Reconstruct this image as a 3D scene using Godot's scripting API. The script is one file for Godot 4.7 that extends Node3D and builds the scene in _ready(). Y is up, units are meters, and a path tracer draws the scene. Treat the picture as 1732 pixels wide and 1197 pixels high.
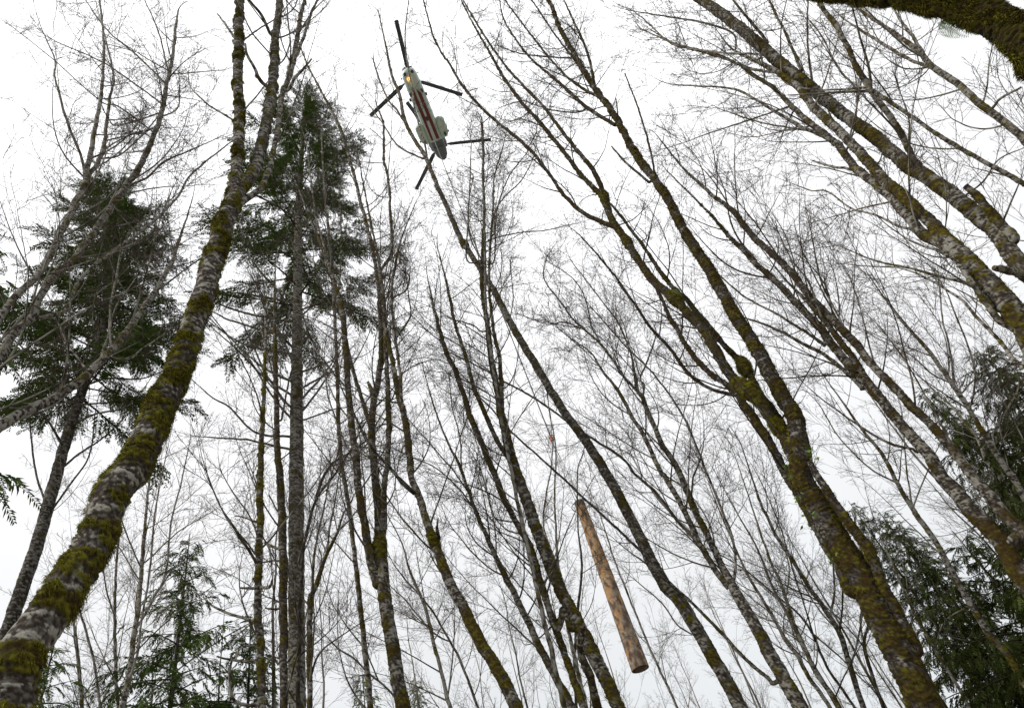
extends Node3D

const FOCAL := 1155.0                       # in pixels of the photograph
const MID := Vector2(866.0, 598.5)
const EYE := Vector3(0, 1.6, 0)
var fwd: Vector3
var right: Vector3
var upv: Vector3
var rng := RandomNumberGenerator.new()
var nz_a := FastNoiseLite.new()
var nz_b := FastNoiseLite.new()
var nz_m := FastNoiseLite.new()
var nz_w := FastNoiseLite.new()
var mat := {}
var sprays: Array = []
var boughs: Array = []
var tuft_mesh: ArrayMesh
var strand_mesh: ArrayMesh
var taken := {}
var bough_tree: Tree3
var brown := 0.0                            # how brown the moss of the tree in hand is


class Acc:
	var v := PackedVector3Array()
	var n := PackedVector3Array()
	var c := PackedColorArray()
	var i := PackedInt32Array()

	func mesh() -> ArrayMesh:
		var a := []
		a.resize(Mesh.ARRAY_MAX)
		a[Mesh.ARRAY_VERTEX] = v
		a[Mesh.ARRAY_NORMAL] = n
		a[Mesh.ARRAY_COLOR] = c
		a[Mesh.ARRAY_INDEX] = i
		var m := ArrayMesh.new()
		m.add_surface_from_arrays(Mesh.PRIMITIVE_TRIANGLES, a)
		return m

	func tri(p: Vector3, q: Vector3, r: Vector3, col: Color) -> void:
		var nn := (r - p).cross(q - p).normalized()
		var k := v.size()
		v.push_back(p); v.push_back(q); v.push_back(r)
		for t in 3:
			n.push_back(nn)
			c.push_back(col)
			i.push_back(k + t)


# ---------------------------------------------------------------- naming and labels
func numbered(called: String) -> String:
	var k: int = taken.get(called, 0)
	taken[called] = k + 1
	return called if k == 0 else "%s_%03d" % [called, k]


func thing(called: String, label: String, category: String, at := Vector3.ZERO, group := "") -> Node3D:
	var o := Node3D.new()
	o.name = numbered(called)
	add_child(o, true)
	o.position = at
	o.set_meta("label", label)
	o.set_meta("category", category)
	if group:
		o.set_meta("group", group)
	return o


func part(called: String, mesh: Mesh, m: Material, parent: Node, kind := "") -> MeshInstance3D:
	var o := MeshInstance3D.new()
	o.name = called
	o.mesh = mesh
	o.material_override = m
	parent.add_child(o, true)
	if kind:
		o.set_meta("kind", kind)
	return o


func many(called: String, mesh: Mesh, m: Material, where: Array, parent: Node, cols := PackedColorArray()) -> void:
	if where.is_empty():
		return
	var mm := MultiMesh.new()
	mm.transform_format = MultiMesh.TRANSFORM_3D
	mm.use_colors = cols.size() > 0
	mm.mesh = mesh
	mm.instance_count = where.size()
	for k in where.size():
		mm.set_instance_transform(k, where[k])
		if cols.size():
			mm.set_instance_color(k, cols[k])
	var o := MultiMeshInstance3D.new()
	o.name = called
	o.multimesh = mm
	o.material_override = m
	parent.add_child(o, true)
	o.set_meta("kind", "stuff")


# ---------------------------------------------------------------- where things stand
func ray(x: float, y: float) -> Vector3:
	return right * ((x - MID.x) / FOCAL) - upv * ((y - MID.y) / FOCAL) + fwd


func spot(x: float, y: float, d: float) -> Vector3:      # a point at horizontal distance d
	var r := ray(x, y)
	return EYE + r * (d / Vector2(r.x, r.z).length())


func smooth(pts: Array, wid: Array, step_px: float) -> Array:   # Catmull-Rom through the points, about one row per step_px picture pixels
	var op := PackedVector3Array()
	var ow := PackedFloat32Array()
	var n := pts.size()
	for k in n - 1:
		var a: Vector3 = pts[maxi(k - 1, 0)]
		var b: Vector3 = pts[k]
		var c: Vector3 = pts[k + 1]
		var d: Vector3 = pts[mini(k + 2, n - 1)]
		if k == 0:
			a = b * 2.0 - c
		if k == n - 2:
			d = c * 2.0 - b
		var rows := clampi(int(b.distance_to(c) / step_px), 2, 400)
		for t in rows:
			var f := float(t) / rows
			op.push_back(b.cubic_interpolate(c, a, d, f))
			ow.push_back(lerpf(wid[k], wid[k + 1], f))
	op.push_back(pts[n - 1])
	ow.push_back(wid[n - 1])
	return [op, ow]


# ---------------------------------------------------------------- bark
const PALE := Color(0.52, 0.505, 0.455)
const GREY := Color(0.2, 0.185, 0.165)
const DARK := Color(0.05, 0.037, 0.028)
const MOSS := Color(0.165, 0.16, 0.016)
const MOSS_OLD := Color(0.072, 0.048, 0.016)


# A limb: rings of points round a path, coloured and raised by noise in space: pale lichen, dark bark, moss collars. Rows between want to be short.
func bark(a: Acc, pts: PackedVector3Array, rads: PackedFloat32Array, sides: int, q0: Vector3, moss: float, lich: float, thick: float, tufts: Array = [], chance := 0.0, tone := 1.0, bias := PackedFloat32Array()) -> void:
	var n := pts.size()
	var base := a.v.size()
	var nn := Vector3.RIGHT
	var t0 := (pts[1] - pts[0]).normalized()
	if absf(t0.dot(nn)) > 0.8:
		nn = Vector3.BACK
	nn = (nn - t0 * t0.dot(nn)).normalized()
	var cs := PackedVector2Array()
	for j in sides:
		cs.push_back(Vector2.from_angle(TAU * j / sides))
	var along := rng.randf_range(0, 40)
	for k in n:
		var t := (pts[mini(k + 1, n - 1)] - pts[maxi(k - 1, 0)]).normalized()
		nn = (nn - t * t.dot(nn)).normalized()
		var bb := t.cross(nn)
		var r := rads[k]
		var thin := clampf((0.075 - r) / 0.075, 0, 1) * 0.2
		var cover := minf(thick, r * 0.22)
		if k > 0:
			along += pts[k].distance_to(pts[k - 1])
		var drift := bias[k] if bias.size() else nz_w.get_noise_2d(along * 0.33, q0.x) * 0.3
		for j in sides:
			var dir := nn * cs[j].x + bb * cs[j].y
			var p := pts[k] + dir * r
			var q := Vector3(cs[j].x * r, along, cs[j].y * r) + q0
			var n1 := nz_a.get_noise_3d(q.x, q.y * 2.3, q.z)
			var n2 := nz_b.get_noise_3dv(q)
			var n3 := nz_m.get_noise_3dv(q)
			var m := smoothstep(0.04, 0.26, n3 * 0.8 + n1 * 0.42 + n2 * 0.3 + moss + drift - thin * 0.8 + dir.y * 0.26)
			var l := smoothstep(0.0, 0.22, n1 * 0.9 + n2 * 0.55 + lich + thin - drift * 0.3)
			var col := DARK.lerp(GREY, smoothstep(-0.35, 0.6, n2 + 0.3 * n3)).lerp(PALE, l * (0.75 + 0.3 * n2)) * tone
			if m > 0.0:
				var g := tone * MOSS_OLD.lerp(MOSS, smoothstep(-0.25, 0.5, n2 * 0.9 + n1 * 0.4 + dir.y * 0.3 + (0.1 if thick > 0.02 else -0.12) - brown)) * (0.62 + 0.55 * smoothstep(-0.3, 0.3, n3 + n1))
				col = col.lerp(g, m)
				if chance > 0.0 and m > 0.55 and rng.randf() < chance * smoothstep(-0.35, 0.35, n1 + n3 + n2):
					tufts.append([p + dir * cover * m * 0.6, dir, t, g, 0.5 + 0.5 * smoothstep(-0.2, 0.5, n3 + n1)])
			a.v.push_back(p + dir * (r * (0.05 * n2 + 0.06 * n1) + cover * m * (0.6 + 0.5 * n2)))
			a.c.push_back(col)
	for k in n:
		for j in sides:
			var du := a.v[base + k * sides + (j + 1) % sides] - a.v[base + k * sides + (j + sides - 1) % sides]
			var dv := a.v[base + mini(k + 1, n - 1) * sides + j] - a.v[base + maxi(k - 1, 0) * sides + j]
			a.n.push_back(du.cross(dv).normalized())
	for k in n - 1:
		for j in sides:
			var p0 := base + k * sides + j
			var p1 := base + k * sides + (j + 1) % sides
			a.i.append_array(PackedInt32Array([p0, p0 + sides, p1, p1, p0 + sides, p1 + sides]))
	for e in 2:                                             # close both ends
		var row := base + (n - 1) * sides * e
		var mid := a.v.size()
		a.v.push_back(pts[(n - 1) * e])
		a.n.push_back((pts[0] - pts[1]).normalized() if e == 0 else (pts[n - 1] - pts[n - 2]).normalized())
		a.c.push_back(Color(0.2, 0.12, 0.06))
		for j in sides:
			var j2 := (j + 1) % sides
			a.i.append_array(PackedInt32Array([mid, row + j, row + j2] if e == 0 else [mid, row + j2, row + j]))


# A thin rod of one colour.
func rod(a: Acc, pts: PackedVector3Array, r0: float, r1: float, sides: int, col: Color) -> void:
	var n := pts.size()
	var base := a.v.size()
	var nn := Vector3(0.31, 0.17, 0.93)
	for k in n:
		var t := (pts[mini(k + 1, n - 1)] - pts[maxi(k - 1, 0)]).normalized()
		nn = (nn - t * t.dot(nn)).normalized()
		var bb := t.cross(nn)
		var r := lerpf(r0, r1, float(k) / (n - 1))
		for j in sides:
			var an := TAU * j / sides
			var dir := nn * cos(an) + bb * sin(an)
			a.v.push_back(pts[k] + dir * r)
			a.n.push_back(dir)
			a.c.push_back(col)
	for k in n - 1:
		for j in sides:
			var p0 := base + k * sides + j
			var p1 := base + k * sides + (j + 1) % sides
			a.i.append_array(PackedInt32Array([p0, p0 + sides, p1, p1, p0 + sides, p1 + sides]))


func lump(a: Acc, at: Vector3, axis: Vector3, long: float, wide: float, col: Color) -> void:
	var s := axis.cross(Vector3(0.3, 0.2, 0.9)).normalized() * wide
	var u := axis.cross(s).normalized() * wide
	var p := axis * long
	for k in 4:
		var e := s if k == 0 else u if k == 1 else -s if k == 2 else -u
		var g := u if k == 0 else -s if k == 1 else -u if k == 2 else s
		a.tri(at + p, at + e, at + g, col)
		a.tri(at - p, at + g, at + e, col)


func off(amount: float) -> Vector3:
	return Vector3(rng.randf_range(-1, 1), rng.randf_range(-1, 1), rng.randf_range(-1, 1)) * amount


# ---------------------------------------------------------------- pieces that repeat: bare twigs, needle sprays, moss
func make_spray(r: float) -> ArrayMesh:
	var a := Acc.new()
	var col := Color(0.085, 0.068, 0.058)
	var main := PackedVector3Array()
	var p := Vector3.ZERO
	var d := Vector3.UP
	var roll := rng.randf_range(0, TAU)
	for k in 9:
		main.push_back(p)
		d = (d + off(0.13) + Vector3(0.03, 0, 0)).normalized()
		p += d * 0.16
	rod(a, main, r, r * 0.4, 3, col)
	for k in range(1, 8):
		var f := k / 8.0 * 7.6
		var o := main[int(f)].lerp(main[int(f) + 1], f - int(f))
		roll += PI + rng.randf_range(-0.8, 0.8)
		var sd := Vector3(cos(roll), 0, sin(roll)) * rng.randf_range(0.55, 0.85) + Vector3.UP * rng.randf_range(0.45, 0.8)
		var ln := rng.randf_range(0.3, 0.85) * (1.0 - 0.07 * k)
		var q := PackedVector3Array()
		var e := o
		var dd := sd.normalized()
		for t in 5:
			q.push_back(e)
			dd = (dd + off(0.18) + Vector3.UP * 0.08).normalized()
			e += dd * ln / 4.0
		rod(a, q, r * 0.65, r * 0.34, 3, col)
		for t in 1 + (k % 2):
			var g := q[1 + t].lerp(q[2 + t], 0.5)
			var h := (dd + off(0.8)).normalized()
			rod(a, PackedVector3Array([g, g + h * ln * 0.18, g + (h + off(0.3)).normalized() * ln * 0.4]), r * 0.42, r * 0.26, 3, col)
			if rng.randf() < 0.35:
				lump(a, g + h * ln * 0.3, h, 0.02, 0.009, Color(0.05, 0.035, 0.025))
	return a.mesh()


func make_bough_spray() -> ArrayMesh:
	var a := Acc.new()
	var p := Vector3.ZERO
	var d := Vector3.UP
	var stem := PackedVector3Array([p])
	for k in 14:
		d = (d + off(0.07) + Vector3(0, 0, -0.03)).normalized()
		p += d * 0.052
		stem.push_back(p)
		for s in [-1.0, 1.0]:
			if rng.randf() < 0.14:
				continue
			var ln := (0.25 - 0.012 * k) * rng.randf_range(0.55, 1.15)
			var ax := (Vector3(s * rng.randf_range(0.7, 1.1), 0.75, rng.randf_range(-0.4, 0.25))).normalized()
			var g := rng.randf_range(0.75, 1.3)
			var col := Color(0.105, 0.158, 0.04) * g
			for pl in 2:
				var w := ax.cross(Vector3(0.2, 0.3, 1) if pl == 0 else Vector3(1, 0.1, 0.2)).normalized() * 0.021
				var m1 := p + ax * ln * 0.45
				var tip := p + ax * ln + Vector3(0, 0, -0.03)
				a.tri(p, m1 + w, m1 - w, col)
				a.tri(tip, m1 - w, m1 + w, col)
	rod(a, stem, 0.007, 0.002, 3, Color(0.06, 0.045, 0.03))
	return a.mesh()


func make_tuft(blades: int, ln: float, w: float, spread: float, hang: float) -> ArrayMesh:
	var a := Acc.new()
	for k in blades:
		var d := (Vector3.UP + off(spread)).normalized()
		var s := d.cross(off(1.0)).normalized() * w
		var o := Vector3(rng.randf_range(-1, 1), 0, rng.randf_range(-1, 1)) * ln * 0.45
		var l := ln * rng.randf_range(0.5, 1.15)
		var mid := o + d * l * 0.55
		var tip := o + d * l + Vector3(0, 0, hang) * l
		var g := rng.randf_range(0.7, 1.4)
		var col := Color(g, g, g)
		a.tri(o + s, o - s, mid + s * 0.8, col)
		a.tri(o - s, mid - s * 0.8, mid + s * 0.8, col)
		a.tri(mid + s * 0.8, mid - s * 0.8, tip, col)
	return a.mesh()


# ---------------------------------------------------------------- bare trees
class Tree3:
	var root: Node3D
	var at: Vector3
	var d: float
	var hdir: Vector2
	var moss: float
	var lich: float
	var thick: float
	var tone := 1.0
	var twig := 1.0                          # how many twigs
	var pale := false
	var seed_at: Vector3
	var known: Array = []                    # [pixel, depth, point, radius] along every limb so far
	var spray_at: Array = [[], []]
	var tufts: Array = []
	var chance := 0.0
	var collars := []                        # [picture height, more or less moss] down the trunk
	var tuft_size := 1.0


func place_sprays(t: Tree3, pts: PackedVector3Array, from: float, every: float, size: float, r0: float) -> void:
	var run := 0.0
	var total := 0.0
	for k in pts.size() - 1:
		total += pts[k].distance_to(pts[k + 1])
	var next := total * from
	for k in pts.size() - 1:
		var seg := pts[k].distance_to(pts[k + 1])
		while run + seg > next and seg > 0.0:
			var o := pts[k].lerp(pts[k + 1], clampf((next - run) / seg, 0, 1))
			var tt := (pts[k + 1] - pts[k]) / seg
			var side := tt.cross(off(1.0)).normalized()
			var d := (tt * rng.randf_range(0.5, 1.0) + side * 0.75 + Vector3.UP * 0.35).normalized()
			put_spray(t, o, d, size * rng.randf_range(0.55, 1.15) * (1.0 - 0.35 * next / total))
			next += every * rng.randf_range(0.6, 1.4)
		run += seg
	var last := (pts[pts.size() - 1] - pts[pts.size() - 2]).normalized()
	put_spray(t, pts[pts.size() - 1], last, size * 0.8)


func put_spray(t: Tree3, o: Vector3, d: Vector3, s: float) -> void:
	var x := d.cross(off(1.0)).normalized()
	var b := Basis(x, d, x.cross(d)) * s
	t.spray_at[rng.randi() % 2].append(Transform3D(b, o - t.at))


func grow(t: Tree3, o: Vector3, d: Vector3, ln: float, r0: float, called := "branch", depth := 0) -> void:
	var pts := PackedVector3Array()
	var rads := PackedFloat32Array()
	var p := o
	var n := clampi(int(ln / 0.16), 5, 26)
	var bend := off(0.05)
	for k in n + 1:
		pts.push_back(p)
		rads.push_back(lerpf(r0, 0.0035, pow(float(k) / n, 0.8)))
		d = (d + bend + off(0.055) + Vector3.UP * 0.05).normalized()
		p += d * ln / n
	var a := Acc.new()
	for k in pts.size():
		pts[k] -= t.at
	bark(a, pts, rads, 5 if r0 > 0.018 else 4, t.seed_at, t.moss - 0.12, t.lich - 0.2, 0.004, [], 0.0, t.tone)
	part(called, a.mesh(), mat.bark, t.root)
	for k in pts.size():
		pts[k] += t.at
	place_sprays(t, pts, 0.15, 0.62 / clampf(t.twig, 0.7, 1.3), 0.95, r0)
	if depth == 0 and ln > 1.5:
		for k in int(ln * 0.65):
			var i := rng.randi_range(2, pts.size() - 3)
			var tt := (pts[i + 1] - pts[i]).normalized()
			grow(t, pts[i], (tt + tt.cross(off(1)).normalized() * 0.8).normalized(), ln * rng.randf_range(0.25, 0.45), rads[i] * 0.6, called, 1)


# A limb traced as "name|x y w,x y w,..." (thick end either way); "name@x0,y0,k|..." is measured in a crop at x0,y0 enlarged k times.
func limb(t: Tree3, text: String, first: bool) -> void:
	var cut := text.split("|")
	var called := cut[0]
	var ox := 0.0
	var oy := 0.0
	var sc := 1.0
	if "@" in called:
		var w := called.split("@")[1].split_floats(",")
		called = called.split("@")[0]
		ox = w[0]; oy = w[1]; sc = w[2]
	var px: Array = []
	var wd: Array = []
	for s in cut[1].split(","):
		var f := s.strip_edges().split_floats(" ")
		px.append(Vector2(ox + f[0] / sc, oy + f[1] / sc))
		wd.append(f[2])
	if wd[0] < wd[-1]:
		px.reverse()
		wd.reverse()
	var dead := called.begins_with("dead") or called.begins_with("broken")
	var d0 := t.d
	var near := []
	if not first:
		var best := 60.0
		for k in t.known:
			var e: float = px[0].distance_to(k[0])
			if e < best:
				best = e
				near = k
		if near:
			d0 = near[1]
	var lean := 0.0 if first else rng.randf_range(-0.13, 0.13)
	var length := 0.0
	for k in px.size() - 1:
		length += px[k].distance_to(px[k + 1])
	var pts: Array = []
	var rad: Array = []
	var run := 0.0
	for k in px.size():
		if k > 0:
			run += px[k].distance_to(px[k - 1])
		var r := ray(px[k].x, px[k].y)
		var d := d0 * (1.0 + lean * run / length)
		var across := maxf(r.x * t.hdir.x + r.z * t.hdir.y, 0.12)
		var z := d / across
		pts.append(EYE + r * z)
		rad.append(wd[k] * 0.5 * z / FOCAL * (0.89 if wd[k] > 4.0 else 0.85))
	if first:                                   # down to the ground, below the frame
		var p: Vector3 = pts[0]
		var dn: Vector3 = (pts[0] - pts[1]).normalized()
		var steps := 6
		var seg := p.y / steps
		for k in steps:
			dn = dn.lerp(Vector3.DOWN, 0.35).normalized()
			p += dn * (seg / maxf(-dn.y, 0.3)) * (1.06 if k == steps - 1 else 1.0)
			pts.push_front(p)
			rad.push_front(rad[0] * 1.05)
		t.at = Vector3(pts[0].x, 0, pts[0].z)
		t.root.position = t.at
	elif near and (near[2] as Vector3).distance_to(pts[0]) < 0.9:
		pts.push_front(near[2])
		rad.push_front(minf(rad[0] * 1.1, near[3] * 0.9))
	var zmid: float = (pts[pts.size() / 2] - EYE).dot(fwd)
	var wmax: float = wd[0]
	var step: float = clampf(1.9 * zmid / FOCAL, 0.01, 0.1) * (1.0 if wmax > 7.0 else 2.2)
	var sm := smooth(pts, rad, step)
	var sp: PackedVector3Array = sm[0]
	var sr: PackedFloat32Array = sm[1]
	for k in range(1, sp.size()):               # small crooks
		var q := sp[k]
		var am := minf(sr[k] * 0.7, 0.03)
		sp[k] = q + Vector3(nz_w.get_noise_3d(q.x, q.y, q.z + 31.0), nz_w.get_noise_3d(q.x + 77.0, q.y, q.z), nz_w.get_noise_3d(q.x, q.y + 55.0, q.z)) * am * 0.8
	for k in range(0, sp.size(), 3):
		var v := sp[k] - EYE
		var z := v.dot(fwd)
		if z > 0.5:
			t.known.append([MID + Vector2(v.dot(right), -v.dot(upv)) * FOCAL / z, Vector2(v.x, v.z).dot(t.hdir), sp[k], sr[k]])
	var loc := PackedVector3Array()
	for q in sp:
		loc.push_back(q - t.at)
	var bias := PackedFloat32Array()
	if first and t.collars:
		for q in sp:
			var v := q - EYE
			var y := MID.y - v.dot(upv) * FOCAL / maxf(v.dot(fwd), 0.3)
			var c: float = t.collars[-1][1]
			for m in t.collars.size() - 1:
				if y >= t.collars[m][0] and y < t.collars[m + 1][0]:
					c = lerpf(t.collars[m][1], t.collars[m + 1][1], (y - t.collars[m][0]) / (t.collars[m + 1][0] - t.collars[m][0]))
			bias.push_back(c * 0.8 + 0.16)
	var a := Acc.new()
	var sides := clampi(int(wmax * 0.85) + 5, 5, 64)
	bark(a, loc, sr, sides, t.seed_at, t.moss + (0.0 if wmax > 6.0 else -0.08), t.lich, t.thick if wmax > 9.0 else minf(t.thick, 0.008), t.tufts, t.chance if wmax > 6.0 else 0.0, t.tone * (0.6 if called == "dark_branch" else 1.0), bias)
	part("branch" if called == "dark_branch" else called, a.mesh(), mat.bark, t.root)
	if dead or t.twig <= 0.0:
		return
	# living limbs carry side branches where they are thin, and twigs where they are thinner still
	var acc := 0.0
	var next := rng.randf_range(0.2, 0.9)
	for k in range(1, sp.size()):
		var seg := sp[k].distance_to(sp[k - 1])
		acc += seg
		if sp[k].y < 8.0 or sr[k] > 0.1:
			continue
		if acc > next:
			acc = 0.0
			next = rng.randf_range(0.5, 1.35) / t.twig
			var tt := (sp[k] - sp[k - 1]).normalized()
			var side := tt.cross(off(1)).normalized()
			var ln := clampf(sr[k] * rng.randf_range(34.0, 95.0), 0.7, 4.2)
			grow(t, sp[k], (tt * rng.randf_range(0.5, 1.0) + side * 0.9 + Vector3.UP * 0.15).normalized(), ln, minf(sr[k] * 0.42, 0.024), "branch", 0 if sr[k] > 0.03 else 1)
	if sr[sr.size() - 1] < 0.05:
		var e := sp.size() - 1
		var keep := 1.0
		if wmax < 6.0:
			place_sprays(t, sp, 0.15, 0.62 / clampf(t.twig, 0.7, 1.3), 1.0, 0.01)
		var tt2 := (sp[e] - sp[maxi(e - 2, 0)]).normalized()
		grow(t, sp[e], tt2, clampf(sr[e] * 90.0, 0.6, 2.2), maxf(sr[e], 0.005), called if called != "trunk" else "branch", 0)


func bare_tree(called: String, label: String, dia: float, moss: float, lich: float, limbs: Array, opt := {}) -> Tree3:
	var t := Tree3.new()
	t.root = thing(called, label, opt.get("category", "tree"), Vector3.ZERO, opt.get("group", ""))
	t.moss = moss
	t.lich = lich
	t.thick = opt.get("thick", 0.01)
	t.twig = opt.get("twig", 1.0)
	t.tone = opt.get("tone", 1.0)
	t.pale = t.tone > 1.05
	t.chance = opt.get("tufts", 0.0)
	t.collars = opt.get("collars", [])
	t.tuft_size = opt.get("tuft_size", 1.0)
	t.seed_at = Vector3(rng.randf_range(-50, 50), rng.randf_range(-50, 50), rng.randf_range(-50, 50))
	var f: PackedFloat64Array = limbs[0].split("|")[1].split(",")[0].strip_edges().split_floats(" ")
	var r := ray(f[0], f[1])
	t.hdir = Vector2(r.x, r.z).normalized()
	t.d = dia * FOCAL / f[2] * Vector2(r.x, r.z).length()
	brown = opt.get("brown", 0.0)
	for k in limbs.size():
		limb(t, limbs[k], k == 0)
	brown = 0.0
	pads(t, opt.get("pads", []))
	finish(t)
	return t


# Thick cushions of moss at a fork or a knot, seen at x, y of the picture.
func pads(t: Tree3, where: Array) -> void:
	for w in where:
		var best := 1e9
		var near := 0
		for k in t.known.size():
			var e: float = (t.known[k][0] as Vector2).distance_to(Vector2(w[0], w[1]))
			if e < best:
				best = e
				near = k
		var p: Vector3 = t.known[near][2] - t.at
		var d: Vector3 = (t.known[mini(near + 1, t.known.size() - 1)][2] - t.known[maxi(near - 1, 0)][2])
		d = d.normalized() if d.length() < 1.0 else Vector3.UP
		var z: float = (t.known[near][2] - EYE).dot(fwd)
		var r: float = maxf(w[2] * 0.5 * z / FOCAL, t.known[near][3] * 0.98)
		var pts := PackedVector3Array()
		var rads := PackedFloat32Array()
		for k in 25:
			var f := k / 24.0
			pts.push_back(p + d * r * (f - 0.5) * 4.6 + off(0.004))
			rads.push_back(r * (0.55 + 0.5 * pow(sin(PI * (0.04 + 0.92 * f)), 0.8)))
		var a := Acc.new()
		var more := PackedFloat32Array()
		more.resize(25)
		more.fill(0.3)
		bark(a, pts, rads, 22, off(30), 0.3, -0.2, r * 0.2, t.tufts, 0.7, 1.25, more)
		part("moss_pad", a.mesh(), mat.bark, t.root)


func finish(t: Tree3) -> void:
	for k in 2:
		many("twigs", sprays[(k * 3 + rng.randi()) % sprays.size()], mat.pale_twig if t.pale else mat.twig, t.spray_at[k], t.root)
	if t.tufts:
		var where: Array = []
		var cols := PackedColorArray()
		for e in t.tufts:
			var y: Vector3 = (e[1] + Vector3.DOWN * 0.25 + off(0.3)).normalized()
			var z: Vector3 = (Vector3.UP - y * y.y).normalized()      # local -z hangs down
			if z.length() < 0.5:
				z = Vector3.BACK
			where.append(Transform3D(Basis(y.cross(z), y, z) * (t.tuft_size * e[4] * rng.randf_range(0.6, 1.3)), e[0]))
			cols.push_back(e[3])
		many("moss", tuft_mesh, mat.moss, where, t.root, cols)


# ---------------------------------------------------------------- conifers
# Boughs all round a trunk, longest low down, each with its needle sprays. axis: the trunk's points in the world, from the ground up.
func boughs_on(t: Tree3, axis: PackedVector3Array, low: float, reach: float, count: int, dense: float, droop: float, bare := 0.25, shape := 0.72, dark := false) -> void:
	var top: float = axis[axis.size() - 1].y
	var needles: Array = [[], []]
	for k in count:
		var f := pow(float(k) / count, 0.9)
		var y := lerpf(low, top - 0.3, f)
		var i := 0
		while i < axis.size() - 2 and axis[i + 1].y < y:
			i += 1
		var o := axis[i].lerp(axis[i + 1], clampf((y - axis[i].y) / maxf(axis[i + 1].y - axis[i].y, 0.01), 0, 1))
		var az := k * 2.39996 + rng.randf_range(-0.5, 0.5)
		var ln := reach * (pow(1.0 - f, shape) + 0.06) * rng.randf_range(0.55, 1.12)
		var d := Vector3(cos(az), lerpf(-0.05, 0.55, f), sin(az)).normalized()
		var pts := PackedVector3Array()
		var p := o
		var n := clampi(int(ln / 0.3), 4, 14)
		for s in n + 1:
			pts.push_back(p - t.at)
			d = (d + Vector3.DOWN * droop * (0.09 if s < n * 0.7 else -0.05) + off(0.05)).normalized()
			p += d * ln / n
		var a := Acc.new()
		rod(a, pts, 0.012 + 0.0075 * ln, 0.004, 5, Color(0.07, 0.055, 0.04))
		part("bough", a.mesh(), mat.wood, t.root)
		var m := int(ln / 0.21 * dense) + 2
		for s in m:
			var e := lerpf(bare, 1.0, (s + rng.randf()) / m) * (n - 0.01)
			var b := pts[int(e)].lerp(pts[int(e) + 1], e - int(e))
			var tt := (pts[int(e) + 1] - pts[int(e)]).normalized()
			var side := tt.cross(Vector3.UP).normalized() * (1.0 if s % 2 else -1.0)
			var yy := (tt * rng.randf_range(0.5, 1.1) + side * rng.randf_range(0.3, 0.9) + Vector3.DOWN * droop * rng.randf_range(0.0, 2.4) + off(0.15)).normalized()
			var zz := (Vector3.UP - yy * yy.y).normalized()
			needles[rng.randi() % 2].append(Transform3D(Basis(yy.cross(zz), yy, zz) * rng.randf_range(0.7, 1.3) * clampf(0.55 + ln * 0.16, 0.5, 1.15), b))
	for k in 2:
		many("needles", boughs[(k + rng.randi() % 2 * 2)], mat.dark_needle if dark else mat.needle, needles[k], t.root)


# A conifer whose trunk is hidden or short: its tip is seen at pixel x, y.
func conifer(label: String, x: float, y: float, d: float, low: float, reach: float, dense: float, dark := false) -> void:
	var top := spot(x, y, d)
	var t := Tree3.new()
	t.root = thing("conifer_tree", label, "conifer", Vector3(top.x, 0, top.z))
	t.at = t.root.position
	var axis := PackedVector3Array()
	var rads := PackedFloat32Array()
	for k in 25:
		var f := k / 24.0
		axis.push_back(t.at + Vector3(sin(f * 3.0) * 0.1, top.y * f, sin(f * 2.0) * 0.08))
		rads.push_back(lerpf(0.008 * top.y + 0.05, 0.012, f))
	var loc := PackedVector3Array()
	for p in axis:
		loc.push_back(p - t.at)
	var a := Acc.new()
	bark(a, loc, rads, 12, off(40), -0.3, -0.35, 0.0, [], 0.0, 0.7)
	part("trunk", a.mesh(), mat.bark, t.root)
	boughs_on(t, axis, low, reach, int((top.y - low) * 8.0), dense * 1.25, 0.8, 0.1, 0.72, dark)


# ---------------------------------------------------------------- bare trees of the forest beyond
func far_alder(x: float, z: float, h: float, lean: float, label: String, group := "bare alders among the forest beyond") -> Tree3:
	var t := Tree3.new()
	t.root = thing("bare_alder", label, "tree", Vector3(x, 0, z), group)
	t.at = t.root.position
	t.moss = -0.05
	t.lich = 0.12
	t.thick = 0.006
	t.twig = 0.6
	t.pale = true
	t.tone = 1.2
	t.seed_at = off(50)
	var pts := PackedVector3Array()
	var rads := PackedFloat32Array()
	var az := rng.randf_range(0, TAU)
	var n := 34
	for k in n + 1:
		var f := float(k) / n
		pts.push_back(Vector3(cos(az) * lean * f * f * h + nz_w.get_noise_2d(k * 0.07, x) * 0.16, f * h, sin(az) * lean * f * f * h + nz_w.get_noise_2d(z, k * 0.07) * 0.16))
		rads.push_back(lerpf(h * 0.0075, 0.006, pow(f, 0.8)))
	pts[0] = Vector3.ZERO
	var a := Acc.new()
	bark(a, pts, rads, 9, t.seed_at, t.moss, t.lich, t.thick)
	part("trunk", a.mesh(), mat.bark, t.root)
	for k in 16:
		var f := rng.randf_range(0.42, 0.98)
		var i := int(f * n)
		var d := Vector3.UP.lerp(off(1).normalized(), 0.55)
		d.y = absf(d.y)
		grow(t, pts[i] + t.at, d.normalized(), rng.randf_range(0.14, 0.24) * h * (1.25 - f), rads[i] * 0.4, "branch", 0 if f < 0.8 else 1)
	finish(t)
	return t


# ---------------------------------------------------------------- leaves
func leaf(a: Acc, o: Vector3, d: Vector3, up: Vector3, ln: float, wd: float, col: Color) -> void:
	var s := d.cross(up).normalized() * wd
	var m := o + d * ln * 0.45 + up * ln * 0.08
	var e := o + d * ln - up * ln * 0.08
	a.tri(o, m + s, m, col)
	a.tri(o, m, m - s, col)
	a.tri(e, m, m + s, col)
	a.tri(e, m - s, m, col)


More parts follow.
